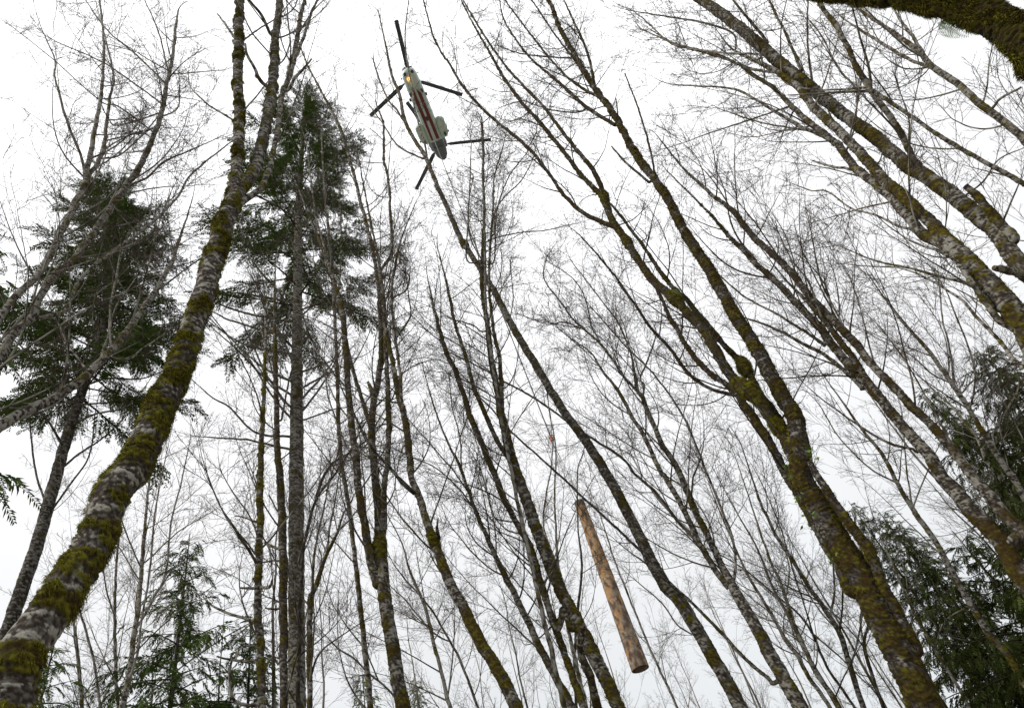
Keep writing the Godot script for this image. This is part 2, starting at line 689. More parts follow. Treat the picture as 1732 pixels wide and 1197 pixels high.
func fern(label: String, at: Vector3, n: int, ln: float, hang: Vector3) -> void:
	var root := thing("fern", label, "fern", at)
	for k in n:
		var a := Acc.new()
		var d := (hang + off(0.75)).normalized()
		var up := d.cross(off(1)).normalized()
		var p := Vector3.ZERO
		var stem := PackedVector3Array()
		var rows := 13
		var l := ln * rng.randf_range(0.7, 1.15)
		var col := Color(0.07, 0.125, 0.022) * rng.randf_range(0.8, 1.3)
		for r in rows:
			stem.push_back(p)
			d = (d + Vector3.DOWN * 0.06).normalized()
			p += d * l / rows
			var s := d.cross(up).normalized()
			var w := l * 0.26 * sin(PI * clampf(0.18 + 0.8 * r / rows, 0, 1))
			for e in [-1.0, 1.0]:
				leaf(a, p, (s * e + d * 0.45).normalized(), up, w, l * 0.017, col)
		rod(a, stem, 0.0016, 0.0008, 3, col)
		part("frond", a.mesh(), mat.leaf, root)


func sprig(label: String, at: Vector3, n: int, size: float) -> void:
	var root := thing("leafy_sprig", label, "leaves", at)
	for k in n:
		var a := Acc.new()
		var d := off(1).normalized()
		var o := d * size * rng.randf_range(0.3, 1.6)
		leaf(a, o, (d + off(0.6)).normalized(), off(1).normalized(), size, size * 0.36, Color(0.105, 0.17, 0.03) * rng.randf_range(0.8, 1.2))
		rod(a, PackedVector3Array([Vector3.ZERO, o * 0.5 + off(size * 0.1), o]), 0.002, 0.0012, 3, Color(0.08, 0.09, 0.03))
		part("leaf", a.mesh(), mat.leaf, root)


# ---------------------------------------------------------------- helicopter: its own axes are x right, y up, -z forward; belly at y = 0
func loft(stations: Array, m: Material, called: String, parent: Node, round_by := 3.2, col := Color.WHITE) -> MeshInstance3D:
	# each station: z, half width, bottom, top, x of its middle
	var a := Acc.new()
	var sides := 36
	for s in stations:
		for j in sides:
			var an := TAU * (j + 0.5) / sides
			var c := cos(an)
			var d := sin(an)
			var px: float = signf(c) * pow(absf(c), 2.0 / round_by) * s[1]
			var py: float = signf(d) * pow(absf(d), 2.0 / round_by)
			a.v.push_back(Vector3(s[4] + px, lerpf(s[2], s[3], 0.5 + 0.5 * py), s[0]))
			a.c.push_back(col)
	var n := stations.size()
	for k in n:
		for j in sides:
			var du := a.v[k * sides + (j + 1) % sides] - a.v[k * sides + (j + sides - 1) % sides]
			var dv := a.v[mini(k + 1, n - 1) * sides + j] - a.v[maxi(k - 1, 0) * sides + j]
			a.n.push_back(du.cross(dv).normalized())
	for k in n - 1:
		for j in sides:
			var p0 := k * sides + j
			var p1 := k * sides + (j + 1) % sides
			a.i.append_array(PackedInt32Array([p0, p0 + sides, p1, p1, p0 + sides, p1 + sides]))
	for e in 2:
		var row := (n - 1) * sides * e
		var mid := a.v.size()
		var s: Array = stations[(n - 1) * e]
		a.v.push_back(Vector3(s[4], (s[2] + s[3]) * 0.5, s[0]))
		a.n.push_back(Vector3(0, 0, -1 if e == 0 else 1))
		a.c.push_back(col)
		for j in sides:
			a.i.append_array(PackedInt32Array([mid, row + j, row + (j + 1) % sides]))
	return part(called, a.mesh(), m, parent)


func box(called: String, size: Vector3, at: Vector3, m: Material, parent: Node, turn := Vector3.ZERO) -> MeshInstance3D:
	var b := BoxMesh.new()
	b.size = size
	var o := part(called, b, m, parent)
	o.position = at
	o.rotation = turn
	return o


func paint(c: Color, rough := 0.5, metal := 0.0) -> StandardMaterial3D:
	var m := StandardMaterial3D.new()
	m.albedo_color = c.linear_to_srgb()
	m.roughness = rough
	m.metallic = metal
	return m


func blade(called: String, hub: Vector3, az: float, ln: float, parent: Node) -> void:
	# az: clockwise seen from above, from forward; droops a little and twists along its length
	var a := Acc.new()
	var rows := 14
	var col := Color(0.035, 0.04, 0.045)
	for k in rows + 1:
		var f := float(k) / rows
		var r := lerpf(0.9, ln, f)
		var half := 0.12 if k == 0 else 0.13 if k == 1 else lerpf(0.33, 0.30, f)
		var tw := lerpf(0.24, 0.04, f)
		var y := 0.10 * f - 0.16 * f * f
		for e in [[-1.0, 0.0], [-0.5, 0.045], [0.3, 0.05], [1.0, 0.0], [0.3, -0.03], [-0.5, -0.03]]:
			a.v.push_back(Vector3(e[0] * half * cos(tw), y + e[1] - e[0] * half * sin(tw), -r))
			a.n.push_back(Vector3(e[0] * 0.5, 1 if e[1] >= 0.0 else -1, 0).normalized())
			a.c.push_back(col)
	for k in rows:
		for j in 6:
			var p0 := k * 6 + j
			var p1 := k * 6 + (j + 1) % 6
			a.i.append_array(PackedInt32Array([p0, p0 + 6, p1, p1, p0 + 6, p1 + 6]))
	for k in 4:
		a.i.append_array(PackedInt32Array([rows * 6, rows * 6 + k + 1, rows * 6 + k + 2]))
	var o := part(called, a.mesh(), mat.blade, parent)
	o.position = hub
	o.rotation.y = -az
	var g := box("blade_grip", Vector3(0.2, 0.16, 0.85), Vector3(0, 0, -0.55), mat.dark_metal, o)
	g.name = "blade_grip"


func helicopter(at: Vector3, ahead: Vector3, front_hub: Vector3, rear_hub: Vector3) -> void:
	var h := thing("tandem_rotor_helicopter", "white twin-rotor helicopter with dark red belly stripes hovering above the treetops", "helicopter", at)
	h.basis = Basis(ahead.cross(Vector3.UP), Vector3.UP, -ahead)
	var white := paint(Color(0.46, 0.56, 0.52), 0.45)
	var red := paint(Color(0.13, 0.012, 0.02), 0.5)
	var grey := paint(Color(0.2, 0.23, 0.24), 0.55)
	var ramp := paint(Color(0.075, 0.09, 0.1), 0.55)
	var glass := paint(Color(0.02, 0.03, 0.04), 0.15)
	mat.blade = paint(Color(0.03, 0.045, 0.055), 0.55)
	mat.blade.vertex_color_use_as_albedo = false
	mat.dark_metal = paint(Color(0.06, 0.065, 0.07), 0.5, 0.4)
	loft([[-7.85, 0.15, 1.0, 1.35, 0], [-7.78, 0.5, 0.72, 1.7, 0], [-7.6, 0.78, 0.5, 1.95, 0], [-7.25, 1.0, 0.25, 2.25, 0], [-6.7, 1.13, 0.09, 2.45, 0], [-5.6, 1.19, 0.01, 2.5, 0], [-4.0, 1.21, 0.0, 2.5, 0], [0, 1.21, 0.0, 2.5, 0], [3.95, 1.21, 0.0, 2.5, 0]], white, "fuselage", h)
	loft([[3.96, 1.17, 0.02, 2.5, 0], [5.2, 1.1, 0.42, 2.5, 0], [6.5, 1.04, 0.95, 2.5, 0], [7.5, 0.9, 1.4, 2.48, 0], [8.2, 0.5, 1.7, 2.4, 0], [8.5, 0.15, 1.9, 2.2, 0]], ramp, "rear_ramp", h)
	box("ramp_hinge", Vector3(2.0, 0.06, 0.09), Vector3(0, 0.40, 5.22), mat.dark_metal, h, Vector3(-0.36, 0, 0))
	loft([[-7.3, 0.25, 2.3, 3.0, 0], [-6.6, 0.55, 2.3, 3.35, 0], [-5.6, 0.5, 2.3, 3.2, 0], [-4.6, 0.2, 2.3, 2.7, 0]], white, "front_pylon", h, 2.4)
	loft([[2.6, 0.3, 2.4, 3.0, 0], [3.8, 0.5, 2.4, 4.4, 0], [5.2, 0.5, 2.3, 5.0, 0], [6.8, 0.42, 2.2, 5.1, 0], [7.7, 0.16, 2.6, 4.9, 0]], white, "rear_pylon", h, 2.4)
	for s in [-1.0, 1.0]:
		loft([[0.62, 0.25, 0.55, 1.0, s * 1.55], [0.85, 0.6, 0.2, 1.2, s * 1.72], [1.3, 0.68, 0.1, 1.28, s * 1.74], [2.6, 0.7, 0.08, 1.3, s * 1.74], [3.5, 0.62, 0.15, 1.25, s * 1.68], [4.0, 0.45, 0.35, 1.1, s * 1.52]], white, "fuel_pod", h, 3.4)
		loft([[3.6, 0.2, 2.3, 2.8, s * 0.95], [4.0, 0.42, 2.1, 2.95, s * 1.05], [5.6, 0.42, 2.1, 2.95, s * 1.05], [6.6, 0.3, 2.2, 2.85, s * 1.05]], grey, "engine", h, 2.2)
		# belly stripe with a slanting front end
		var a := Acc.new()
		var x0: float = 0.16 * s
		var x1: float = 0.66 * s
		var front: float = -5.1 if s < 0 else -5.4
		var y := -0.006
		a.tri(Vector3(x0, y, front), Vector3(x1, y, front + 0.9), Vector3(x0, y, 3.6), Color.WHITE)
		a.tri(Vector3(x1, y, front + 0.9), Vector3(x1, y, 3.6), Vector3(x0, y, 3.6), Color.WHITE)
		part("belly_stripe", a.mesh(), red, h)
		for z in [[-4.6, 0.95], [3.3, 1.78]]:
			var w := CylinderMesh.new()
			w.top_radius = 0.3
			w.bottom_radius = 0.3
			w.height = 0.24
			w.radial_segments = 20
			var wheel := part("wheel", w, paint(Color(0.03, 0.03, 0.03), 0.8), h)
			wheel.position = Vector3(s * z[1], -0.28 if z[0] < 0 else -0.1, z[0])
			wheel.rotation.z = PI / 2
			box("axle_strut", Vector3(0.09, 0.5, 0.09), Vector3(0, -0.0, 0), mat.dark_metal, wheel, Vector3(0, 0, PI / 2)).position = Vector3(0.3, s * 0.18, 0)
		# chin windows and the mirror beside them
		var win := SphereMesh.new()
		win.radius = 0.3
		win.height = 0.34
		var g := part("chin_window", win, glass, h)
		g.position = Vector3(s * 0.6, 0.52, -7.42)
		g.rotation = Vector3(0.6, 0, s * 0.5)
		g.scale = Vector3(0.85, 0.7, 1.0)
		box("windscreen_pane", Vector3(0.7, 0.6, 0.04), Vector3(s * 0.42, 1.5, -7.72), glass, h, Vector3(-0.5, s * -0.5, 0))
		box("mirror", Vector3(0.16, 0.14, 0.2), Vector3(s * 1.32, 0.75, -6.9), mat.dark_metal, h)
		box("mirror_arm", Vector3(0.3, 0.04, 0.04), Vector3(s * 1.12, 0.8, -6.9), mat.dark_metal, h)
		box("step", Vector3(0.3, 0.06, 0.5), Vector3(s * 1.3, 0.42, -3.6), mat.dark_metal, h)
		box("pod_bracket", Vector3(0.18, 0.2, 0.3), Vector3(s * 2.42, 0.5, 3.3), mat.dark_metal, h)
		for k in 4:
			var cyl := CylinderMesh.new()
			cyl.top_radius = 0.19
			cyl.bottom_radius = 0.19
			cyl.height = 0.03
			var pw := part("porthole", cyl, glass, h)
			pw.position = Vector3(s * 1.205, 1.55, -4.2 + k * 1.9)
			pw.rotation.z = PI / 2
	var door := box("cargo_hook_hatch", Vector3(0.3, 0.02, 0.75), Vector3(0, -0.012, -0.1), mat.dark_metal, h)
	door.name = "cargo_hook_hatch"
	box("belly_antenna", Vector3(0.03, 0.22, 0.3), Vector3(0.05, -0.11, -3.0), grey, h)
	var hub_m := CylinderMesh.new()
	hub_m.top_radius = 0.28
	hub_m.bottom_radius = 0.38
	hub_m.height = 0.5
	for k in 2:
		var hub := front_hub if k == 0 else rear_hub
		part("rotor_hub", hub_m, mat.dark_metal, h).position = hub
		for b in 3:
			blade("rotor_blade", hub + Vector3(0, 0.08, 0), deg_to_rad((-9.0 if k == 0 else 13.3) + 120.0 * b), 8.6 if k == 0 else 9.0, h)
	# the landing lamp under the nose is lit
	var lamp := SphereMesh.new()
	lamp.radius = 0.13
	lamp.height = 0.26
	var glow := paint(Color(0.9, 0.6, 0.3), 0.3)
	glow.emission_enabled = true
	glow.emission = Color(1.0, 0.42, 0.1)
	glow.emission_energy_multiplier = 1.1
	var bulb := part("landing_lamp", lamp, glow, h)
	bulb.position = Vector3(0.33, 0.06, -6.75)
	var li := OmniLight3D.new()
	li.name = "lamp_light"
	li.light_color = Color(1.0, 0.62, 0.3)
	li.light_energy = 0.6
	li.light_size = 0.1
	li.omni_range = 40.0
	li.omni_attenuation = 2.0
	li.shadow_enabled = true
	li.position = bulb.position
	h.add_child(li, true)


func line(a: Acc, p: Vector3, q: Vector3, r: float, col: Color, sag := Vector3.ZERO) -> void:
	var pts := PackedVector3Array()
	for k in 25:
		var f := k / 24.0
		pts.push_back(p.lerp(q, f) + sag * 4.0 * f * (1.0 - f))
	rod(a, pts, r, r, 6, col)


func lifted_log(top: Vector3, bottom: Vector3, r_top: float, r_low: float) -> void:
	var o := thing("felled_log", "bare orange and brown log hanging upright on the helicopter's line", "log", bottom)
	var a := Acc.new()
	var ax := top - bottom
	var rows := 150
	var sides := 40
	var u := ax.cross(Vector3.FORWARD).normalized()
	var w := ax.normalized().cross(u)
	for k in rows + 1:
		var f := float(k) / rows
		for j in sides:
			var an := TAU * j / sides
			var dir := u * cos(an) + w * sin(an)
			var c := ax * f + dir * 0.5
			var r := lerpf(r_low, r_top, f)
			# torn bark: plates of it left on the wood, standing proud
			var n1 := nz_m.get_noise_3d(c.x * 1.3 + 9.0, c.y * 0.45, c.z * 1.3)
			var n2 := nz_a.get_noise_3d(c.x * 0.7, c.y * 0.3, c.z * 0.7)
			var n3 := nz_b.get_noise_3d(c.x * 0.6, c.y * 0.22, c.z * 0.6)
			var keep := smoothstep(-0.02, 0.1, n1 + 0.5 * n2 + (0.62 - f) * 0.85 + 0.12 * n3)
			var wood := Color(0.55, 0.31, 0.14).lerp(Color(0.5, 0.4, 0.27), smoothstep(-0.2, 0.4, n2)) * (1.0 + 0.35 * n3)
			var skin := Color(0.37, 0.3, 0.225).lerp(Color(0.15, 0.1, 0.075), smoothstep(-0.1, 0.35, n2 + n3 * 0.5 + (0.18 if f < 0.16 else 0.0))) * (1.0 + 0.6 * n3)
			if f > 0.955:
				skin = Color(0.2, 0.17, 0.12)
				keep = 1.0
			r *= 1.0 + 0.035 * keep + 0.02 * n3 + 0.02 * nz_w.get_noise_1d(f * 9.0)
			a.v.push_back(ax * f + dir * r)
			a.c.push_back(wood.lerp(skin, keep))
	for k in rows + 1:
		for j in sides:
			var du := a.v[k * sides + (j + 1) % sides] - a.v[k * sides + (j + sides - 1) % sides]
			var dv := a.v[mini(k + 1, rows) * sides + j] - a.v[maxi(k - 1, 0) * sides + j]
			a.n.push_back(du.cross(dv).normalized())
	for k in rows:
		for j in sides:
			var p0 := k * sides + j
			var p1 := k * sides + (j + 1) % sides
			a.i.append_array(PackedInt32Array([p0, p0 + sides, p1, p1, p0 + sides, p1 + sides]))
	part("log_bark", a.mesh(), mat.wood, o)
	for e in 2:                                        # sawn ends: rings of darker and paler wood
		var b := Acc.new()
		var r := (r_low if e == 0 else r_top) * 1.0
		var mid := ax * e
		for ring in 7:
			var ra := r * ring / 7.0
			var rb := r * (ring + 1) / 7.0
			var col := Color(0.09, 0.065, 0.045) if ring > 4 else Color(0.16, 0.115, 0.075) * (1.15 if ring % 2 else 0.85)
			var lift := ax.normalized() * (0.01 if e else -0.01) * (7 - ring) * 0.7
			for j in 24:
				var d0 := u * cos(TAU * j / 24) + w * sin(TAU * j / 24)
				var d1 := u * cos(TAU * (j + 1) / 24) + w * sin(TAU * (j + 1) / 24)
				b.tri(mid + d0 * ra + lift, mid + d0 * rb + lift * 0.85, mid + d1 * rb + lift * 0.85, col)
				b.tri(mid + d0 * ra + lift, mid + d1 * rb + lift * 0.85, mid + d1 * ra + lift, col)
		part("sawn_end", b.mesh(), mat.wood, o)


func noise(s: int, freq: float, octaves := 1) -> FastNoiseLite:
	var z := FastNoiseLite.new()
	z.seed = s
	z.noise_type = FastNoiseLite.TYPE_SIMPLEX_SMOOTH
	z.frequency = freq
	z.fractal_type = FastNoiseLite.FRACTAL_FBM if octaves > 1 else FastNoiseLite.FRACTAL_NONE
	z.fractal_octaves = octaves
	return z


func grain(freq: float, bump: bool, lo := 0.6) -> NoiseTexture2D:
	var t := NoiseTexture2D.new()
	t.width = 512
	t.height = 512
	t.seamless = true
	t.noise = noise(5, freq, 4)
	t.as_normal_map = bump
	t.bump_strength = 9.0
	t.generate_mipmaps = false
	if not bump:
		var g := Gradient.new()
		g.set_color(0, Color(lo, lo, lo))
		g.set_color(1, Color.WHITE)
		t.color_ramp = g
	return t


func vertex_material(rough: float) -> StandardMaterial3D:
	var m := StandardMaterial3D.new()
	m.vertex_color_use_as_albedo = true
	m.roughness = rough
	m.metallic_specular = 0.25
	return m


func materials() -> void:
	mat.bark = vertex_material(0.95)
	mat.bark.albedo_texture = grain(0.05, false)
	mat.bark.normal_enabled = true
	mat.bark.normal_texture = grain(0.03, true)
	mat.bark.normal_scale = 0.9
	mat.bark.uv1_triplanar = true
	mat.bark.uv1_scale = Vector3(3, 3, 3)
	mat.wood = vertex_material(0.9)
	mat.wood.albedo_texture = mat.bark.albedo_texture
	mat.wood.uv1_triplanar = true
	mat.wood.uv1_scale = Vector3(1.5, 1.5, 1.5)
	mat.twig = vertex_material(0.9)
	mat.pale_twig = paint(Color(0.2, 0.175, 0.15), 0.9)
	mat.moss = vertex_material(1.0)
	mat.moss.backlight_enabled = true
	mat.moss.backlight = Color(0.1, 0.09, 0.02)
	mat.needle = vertex_material(0.7)
	mat.needle.backlight_enabled = true
	mat.needle.backlight = Color(0.26, 0.32, 0.1)
	mat.dark_needle = vertex_material(0.7)
	mat.dark_needle.albedo_color = Color(0.78, 0.74, 0.7)
	mat.leaf = vertex_material(0.55)
	mat.leaf.backlight_enabled = true
	mat.leaf.backlight = Color(0.15, 0.22, 0.05)


func sky_texture() -> ImageTexture:
	var w := 512
	var h := 256
	var im := Image.create(w, h, false, Image.FORMAT_RGBF)
	var z := noise(11, 1.6, 4)
	for y in h:
		var el := (0.5 - (y + 0.5) / h) * PI
		for x in w:
			var az := TAU * (x + 0.5) / w
			var d := Vector3(cos(el) * cos(az), sin(el), cos(el) * sin(az))
			var n := z.get_noise_3dv(d)
			var b := SKY_LOW + (SKY_HIGH - SKY_LOW) * pow(clampf(d.y, 0, 1), 2.7)      # an overcast sky is brightest overhead
			b *= 1.0 + 0.08 * n
			if el < 0.0:
				b = 0.25
			var cool := 1.0 - smoothstep(0.1, 0.6, d.y)
			im.set_pixel(x, y, Color(b * (0.985 - 0.035 * cool), b * (0.99 + 0.0 * cool), b * (1.01 + 0.01 * cool)))
	return ImageTexture.create_from_image(im)


const SKY_LOW := 0.48
const SKY_HIGH := 0.98


func _ready() -> void:
	# ------------------------------------------------ camera, sky, sun
	var v := Vector3(-366.0 / FOCAL, 1100.5 / FOCAL, -1.0).normalized()     # where straight up lies in the picture
	var pitch := asin(-v.z)
	var roll := asin(-v.x / cos(pitch))
	var u0 := Vector3(0, cos(pitch), sin(pitch))
	fwd = Vector3(0, sin(pitch), -cos(pitch))
	right = Vector3.RIGHT * cos(roll) - u0 * sin(roll)
	upv = Vector3.RIGHT * sin(roll) + u0 * cos(roll)
	var cam := Camera3D.new()
	cam.name = "camera"
	cam.fov = rad_to_deg(2.0 * atan(598.5 / FOCAL))
	cam.near = 0.05
	cam.far = 1500.0
	cam.transform = Transform3D(Basis(right, upv, -fwd), EYE)
	add_child(cam)
	cam.current = true
	var env := Environment.new()
	env.background_mode = Environment.BG_SKY
	var pano := PanoramaSkyMaterial.new()
	pano.panorama = sky_texture()
	pano.energy_multiplier = 1.0
	env.sky = Sky.new()
	env.sky.sky_material = pano
	env.ambient_light_source = Environment.AMBIENT_SOURCE_SKY
	env.tonemap_mode = Environment.TONE_MAPPER_LINEAR
	env.tonemap_exposure = 1.75
	env.sdfgi_enabled = true
	env.ssao_enabled = true
	env.ssil_enabled = true
	var we := WorldEnvironment.new()
	we.name = "environment"
	we.environment = env
	add_child(we)
	var sun := DirectionalLight3D.new()
	sun.name = "sun"
	sun.light_energy = 0.5
	sun.light_angular_distance = 25.0
	sun.light_color = Color(1.0, 0.97, 0.92)
	sun.shadow_enabled = true
	add_child(sun)
	sun.look_at_from_position(Vector3(-0.8, 0.85, 0.6) * 60.0, Vector3.ZERO)

	rng.seed = 20240
	nz_a = noise(1, 4.2, 2)
	nz_b = noise(2, 17.0, 2)
	nz_m = noise(3, 1.9, 2)
	nz_w = noise(4, 1.4, 2)
	materials()
	for k in 6:
		sprays.append(make_spray(0.009))
	for k in 4:
		boughs.append(make_bough_spray())
	tuft_mesh = make_tuft(16, 0.045, 0.0028, 1.0, -0.5)

	# ------------------------------------------------ the ground
	var g := PlaneMesh.new()
	g.size = Vector2(1600, 1600)
	g.subdivide_width = 4
	g.subdivide_depth = 4
	var gm := paint(Color(0.33, 0.3, 0.23), 1.0)
	gm.albedo_texture = grain(0.02, false, 0.5)
	gm.uv1_triplanar = true
	gm.uv1_scale = Vector3(0.15, 0.15, 0.15)
	var ground := part("ground", g, gm, self)
	ground.set_meta("kind", "structure")
	ground.set_meta("label", "forest floor of leaf litter")

	trees()
	conifers()
	behind()
	aloft()


func aloft() -> void:
	var ahead := Vector3(-0.0595, 0, 0.99823)
	var c := Vector3(-0.99, 104.0, -47.85)
	helicopter(c, ahead, Vector3(0.2, 3.3, -5.45), Vector3(0.09, 4.9, 7.2))
	var hook := c + Vector3(-0.19, 0, -0.05)
	var block := Vector3(0.93, 37.9, -47.98)
	var top := Vector3(1.37, 31.1, -48.0)
	var bottom := Vector3(1.5, 17.6, -48.0)
	var a := Acc.new()
	line(a, hook - hook, block - hook, 0.062, Color(0.3, 0.3, 0.31))
	var l := part("long_line", a.mesh(), mat.wood, self)
	l.position = hook
	l.set_meta("label", "thin grey steel line hanging from the helicopter's belly")
	l.set_meta("category", "cable")
	var b := thing("lifting_hook", "orange hook block at the lower end of the helicopter's line", "hook", block)
	var orange := paint(Color(0.55, 0.13, 0.04), 0.5)
	var cap := CapsuleMesh.new()
	cap.radius = 0.17
	cap.height = 0.62
	part("hook_housing", cap, orange, b).rotation.z = 0.25
	var rim := TorusMesh.new()
	rim.inner_radius = 0.12
	rim.outer_radius = 0.22
	var sh := part("sheave", rim, paint(Color(0.25, 0.09, 0.05), 0.6), b)
	sh.rotation = Vector3(PI / 2, 0, 0.2)
	sh.position = Vector3(0.08, 0.16, 0.12)
	var hk := TorusMesh.new()
	hk.inner_radius = 0.07
	hk.outer_radius = 0.12
	var hj := part("hook", hk, mat.dark_metal, b)
	hj.rotation.x = PI / 2
	hj.position = Vector3(0, -0.4, 0)
	var d := Acc.new()
	line(d, Vector3(0, -0.5, 0), top - block + Vector3(0.15, -0.35, 0.7), 0.02, Color(0.25, 0.24, 0.23), Vector3(0.05, 0, 0))
	line(d, Vector3(0, -0.5, 0), top - block + Vector3(-0.2, -0.35, -0.7), 0.02, Color(0.25, 0.24, 0.23), Vector3(-0.05, 0, 0))
	var ring := PackedVector3Array()
	for k in 25:
		ring.push_back(top - block + Vector3(cos(TAU * k / 24) * 0.72, -0.4 + 0.06 * sin(TAU * k / 24), sin(TAU * k / 24) * 0.72))
	rod(d, ring, 0.028, 0.028, 6, Color(0.2, 0.19, 0.18))
	var ck := part("choker_cable", d.mesh(), mat.wood, self)
	ck.position = block
	ck.set_meta("label", "choker cable looped round the top of the hanging log")
	ck.set_meta("category", "cable")
	lifted_log(top, bottom, 0.40, 0.585)


func trees() -> void:
	bare_tree("mossy_alder", "thick leaning tree at lower left with white lichen patches and shaggy moss collars, forked above", 0.42, -0.12, -0.05, [
		"trunk|-20 1262 94,8 1197 90,30 1115 82,84 1032 76,150 933 66,193 833 62,219 800 60,252 734 54,281 667 50,306 614 43,334 534 41,352 467 38,372 400 36,381 370 33,391 345 27,398 301 22,404 200 18,402 134 18,403 67 17,405 0 14",
		"branch|388 352 25,407 318 24,430 290 23,440 254 22,450 207 20,459 160 18,464 110 16,465 67 14,469 33 12,474 0 11",
		"branch|398 352 13,410 341 13,440 318 11,457 278 10,464 244 9,472 200 9,477 157 9,485 140 9,497 94 9,504 50 8,514 0 6",
		"branch|487 138 7,500 97 7,514 60 6,527 20 5,537 0 4",
		"broken_branch|484 154 6,490 148 6,500 130 6,512 118 5,527 99 3",
		"broken_branch|452 146 7,440 137 7,430 117 6,417 90 5,414 74 4",
		"branch|457 57 6,444 30 6,427 7 5,417 -6 4",
		"dead_branch|405 200 4,414 185 3.5,435 160 3,455 135 2.5",
		"dead_branch|397 64 5,380 40 4,367 23 3",
		"branch|408 70 3.5,440 47 3,467 30 2.5,494 0 2",
		"branch|458 92 3,427 57 3,410 23 2.5",
		"branch|468 110 3,480 100 3,490 70 2.5,487 40 2"], {"thick": 0.022, "tufts": 0.16, "twig": 0.35, "collars": [[-100, -0.15], [300, -0.12], [380, 0.0], [480, -0.14], [590, -0.1], [612, 0.4], [650, 0.1], [668, -0.1], [680, 0.4], [730, 0.3], [742, -0.3],
			[754, 0.45], [800, 0.35], [815, -0.3], [835, 0.3], [856, 0.1], [868, -0.5], [886, -0.3], [900, 0.35], [922, 0.2], [936, -0.1], [948, 0.5], [985, 0.2], [996, -0.3], [1012, -0.1], [1026, 0.35], [1045, 0.1], [1056, -0.55], [1098, -0.5], [1108, 0.55], [1145, 0.4], [1180, -0.05], [1300, 0.15]]})

	bare_tree("alder", "pale grey tree leaning in over the left edge with three curving stems", 0.34, -0.13, 0.2, [
		"trunk|-330 1260 56,-300 1180 52,-230 1000 48,-150 850 42,-112 775 38",
		"branch|-125 795 26,-70 752 24,0 721 21,33 701 19,77 681 18,124 651 16,160 621 14,184 597 13,214 560 12,247 514 11,267 484 9,291 443 7,301 410 5,318 360 3",
		"branch|-110 775 26,-60 690 20,0 600 16,23 564 15,53 537 14,63 510 13,87 470 13,124 437 12,157 394 12,187 351 12,207 321 11,234 284 11,254 241 9,272 194 9,281 144 7,291 100 6,296 50 5,301 17 3",
		"branch|-110 765 22,-60 640 16,0 537 12,23 504 12,60 467 12,87 427 12,99 400 12,127 344 12,144 307 12,147 285 10,157 231 8,165 190 7,172 150 6,174 117 5,175 77 5,172 33 4,167 0 3",
		"branch|146 302 8,154 291 8,174 254 8,180 207 6,185 167 5,192 134 4,187 104 4,180 74 3",
		"branch|144 292 5,136 262 5,124 234 5,110 197 5,97 150 4,92 127 3,93 104 2.5,75 60 2",
		"branch|67 537 8,90 532 8,110 524 7,130 480 6,157 450 6,197 420 6,227 400 5,267 367 5,301 331 4,327 291 4,394 237 2.5",
		"branch|168 621 5,175 590 5,184 560 4,187 510 4,197 467 4,204 420 3",
		"branch|279 140 3.5,227 90 3,180 50 3,144 0 2",
		"branch|272 174 3.5,200 122 3,157 97 2.5,100 73 2",
		"branch|257 222 3,200 180 3,174 174 2.5,130 137 2,94 104 2,43 63 1.5",
		"branch|286 130 3,267 53 3,244 0 2",
		"branch|290 125 2,330 122 2,377 118 1.5",
		"branch|279 195 3,302 177 3,302 124 2",
		"branch|272 190 3,200 212 2.5,182 200 2",
		"branch|174 268 4,205 260 3,247 221 3,271 190 2",
		"branch|217 314 5,247 301 4,277 274 4,321 254 3,351 241 2",
		"branch|184 604 4,220 606 3.5,240 590 3,277 565 2"], {"thick": 0.006, "twig": 1.0})

	bare_tree("alder", "slim spindly tree with mossy broken stubs left of the straight grey conifer trunk", 0.15, 0.1, -0.05, [
		"trunk|443 1240 15,443 1197 15,441 1115 14,436 1032 14,437 956 13,439 883 12,439 800 11,440 794 11,444 701 8,447 634 6,449 560 4,447 500 3",
		"branch|436 958 5,430 946 5,420 930 5,400 899 5,372 855 3,353 810 2.5",
		"dead_branch|438 885 4,412 875 3.5,398 872 3",
		"branch|437 945 3.5,415 915 3,385 880 2.5,360 830 2",
		"dead_branch|435 1053 5,405 1043 5,380 1035 5,360 1025 4,343 1009 2.5",
		"dead_branch|440 1118 6,405 1118 5,380 1114 4,366 1110 3",
		"dead_branch|437 994 6,420 995 5,407 994 4",
		"dead_branch|438 994 6,455 993 6,460 981 4",
		"dead_branch|442 1192 7,420 1193 6,400 1188 6,391 1175 6,388 1140 5,393 1110 4",
		"dead_branch|440 1100 4,425 1092 4,405 1098 4,398 1115 3",
		"dead_branch|444 1140 4,460 1112 4,470 1125 3",
		"branch|440 905 3.5,455 930 3,462 1000 2.5",
		"branch|438 915 4,420 870 3,395 835 2.5,375 800 2"], {"thick": 0.03, "tufts": 0.12, "twig": 0.4})

	bare_tree("alder", "mossy brown trunk pressed close behind the straight grey conifer trunk", 0.2, 0.13, -0.15, [
		"trunk|480 1240 16,480 1197 15,479 1032 15,478 933 15,473 800 13,469 768 11,467 667 9,465 600 8,464 550 6,464 480 4",
		"branch@340,460,3.989|500 740 4,470 640 3.5,430 480 3,380 330 2.5,330 200 2",
		"branch@340,460,3.989|540 1000 4,560 900 4,600 700 3,650 560 2",
		"dead_branch|480 930 5,462 925 5,448 918 4",
		"dead_branch|480 1030 4,460 1030 4,448 1028 3"], {"twig": 0.8, "thick": 0.014})

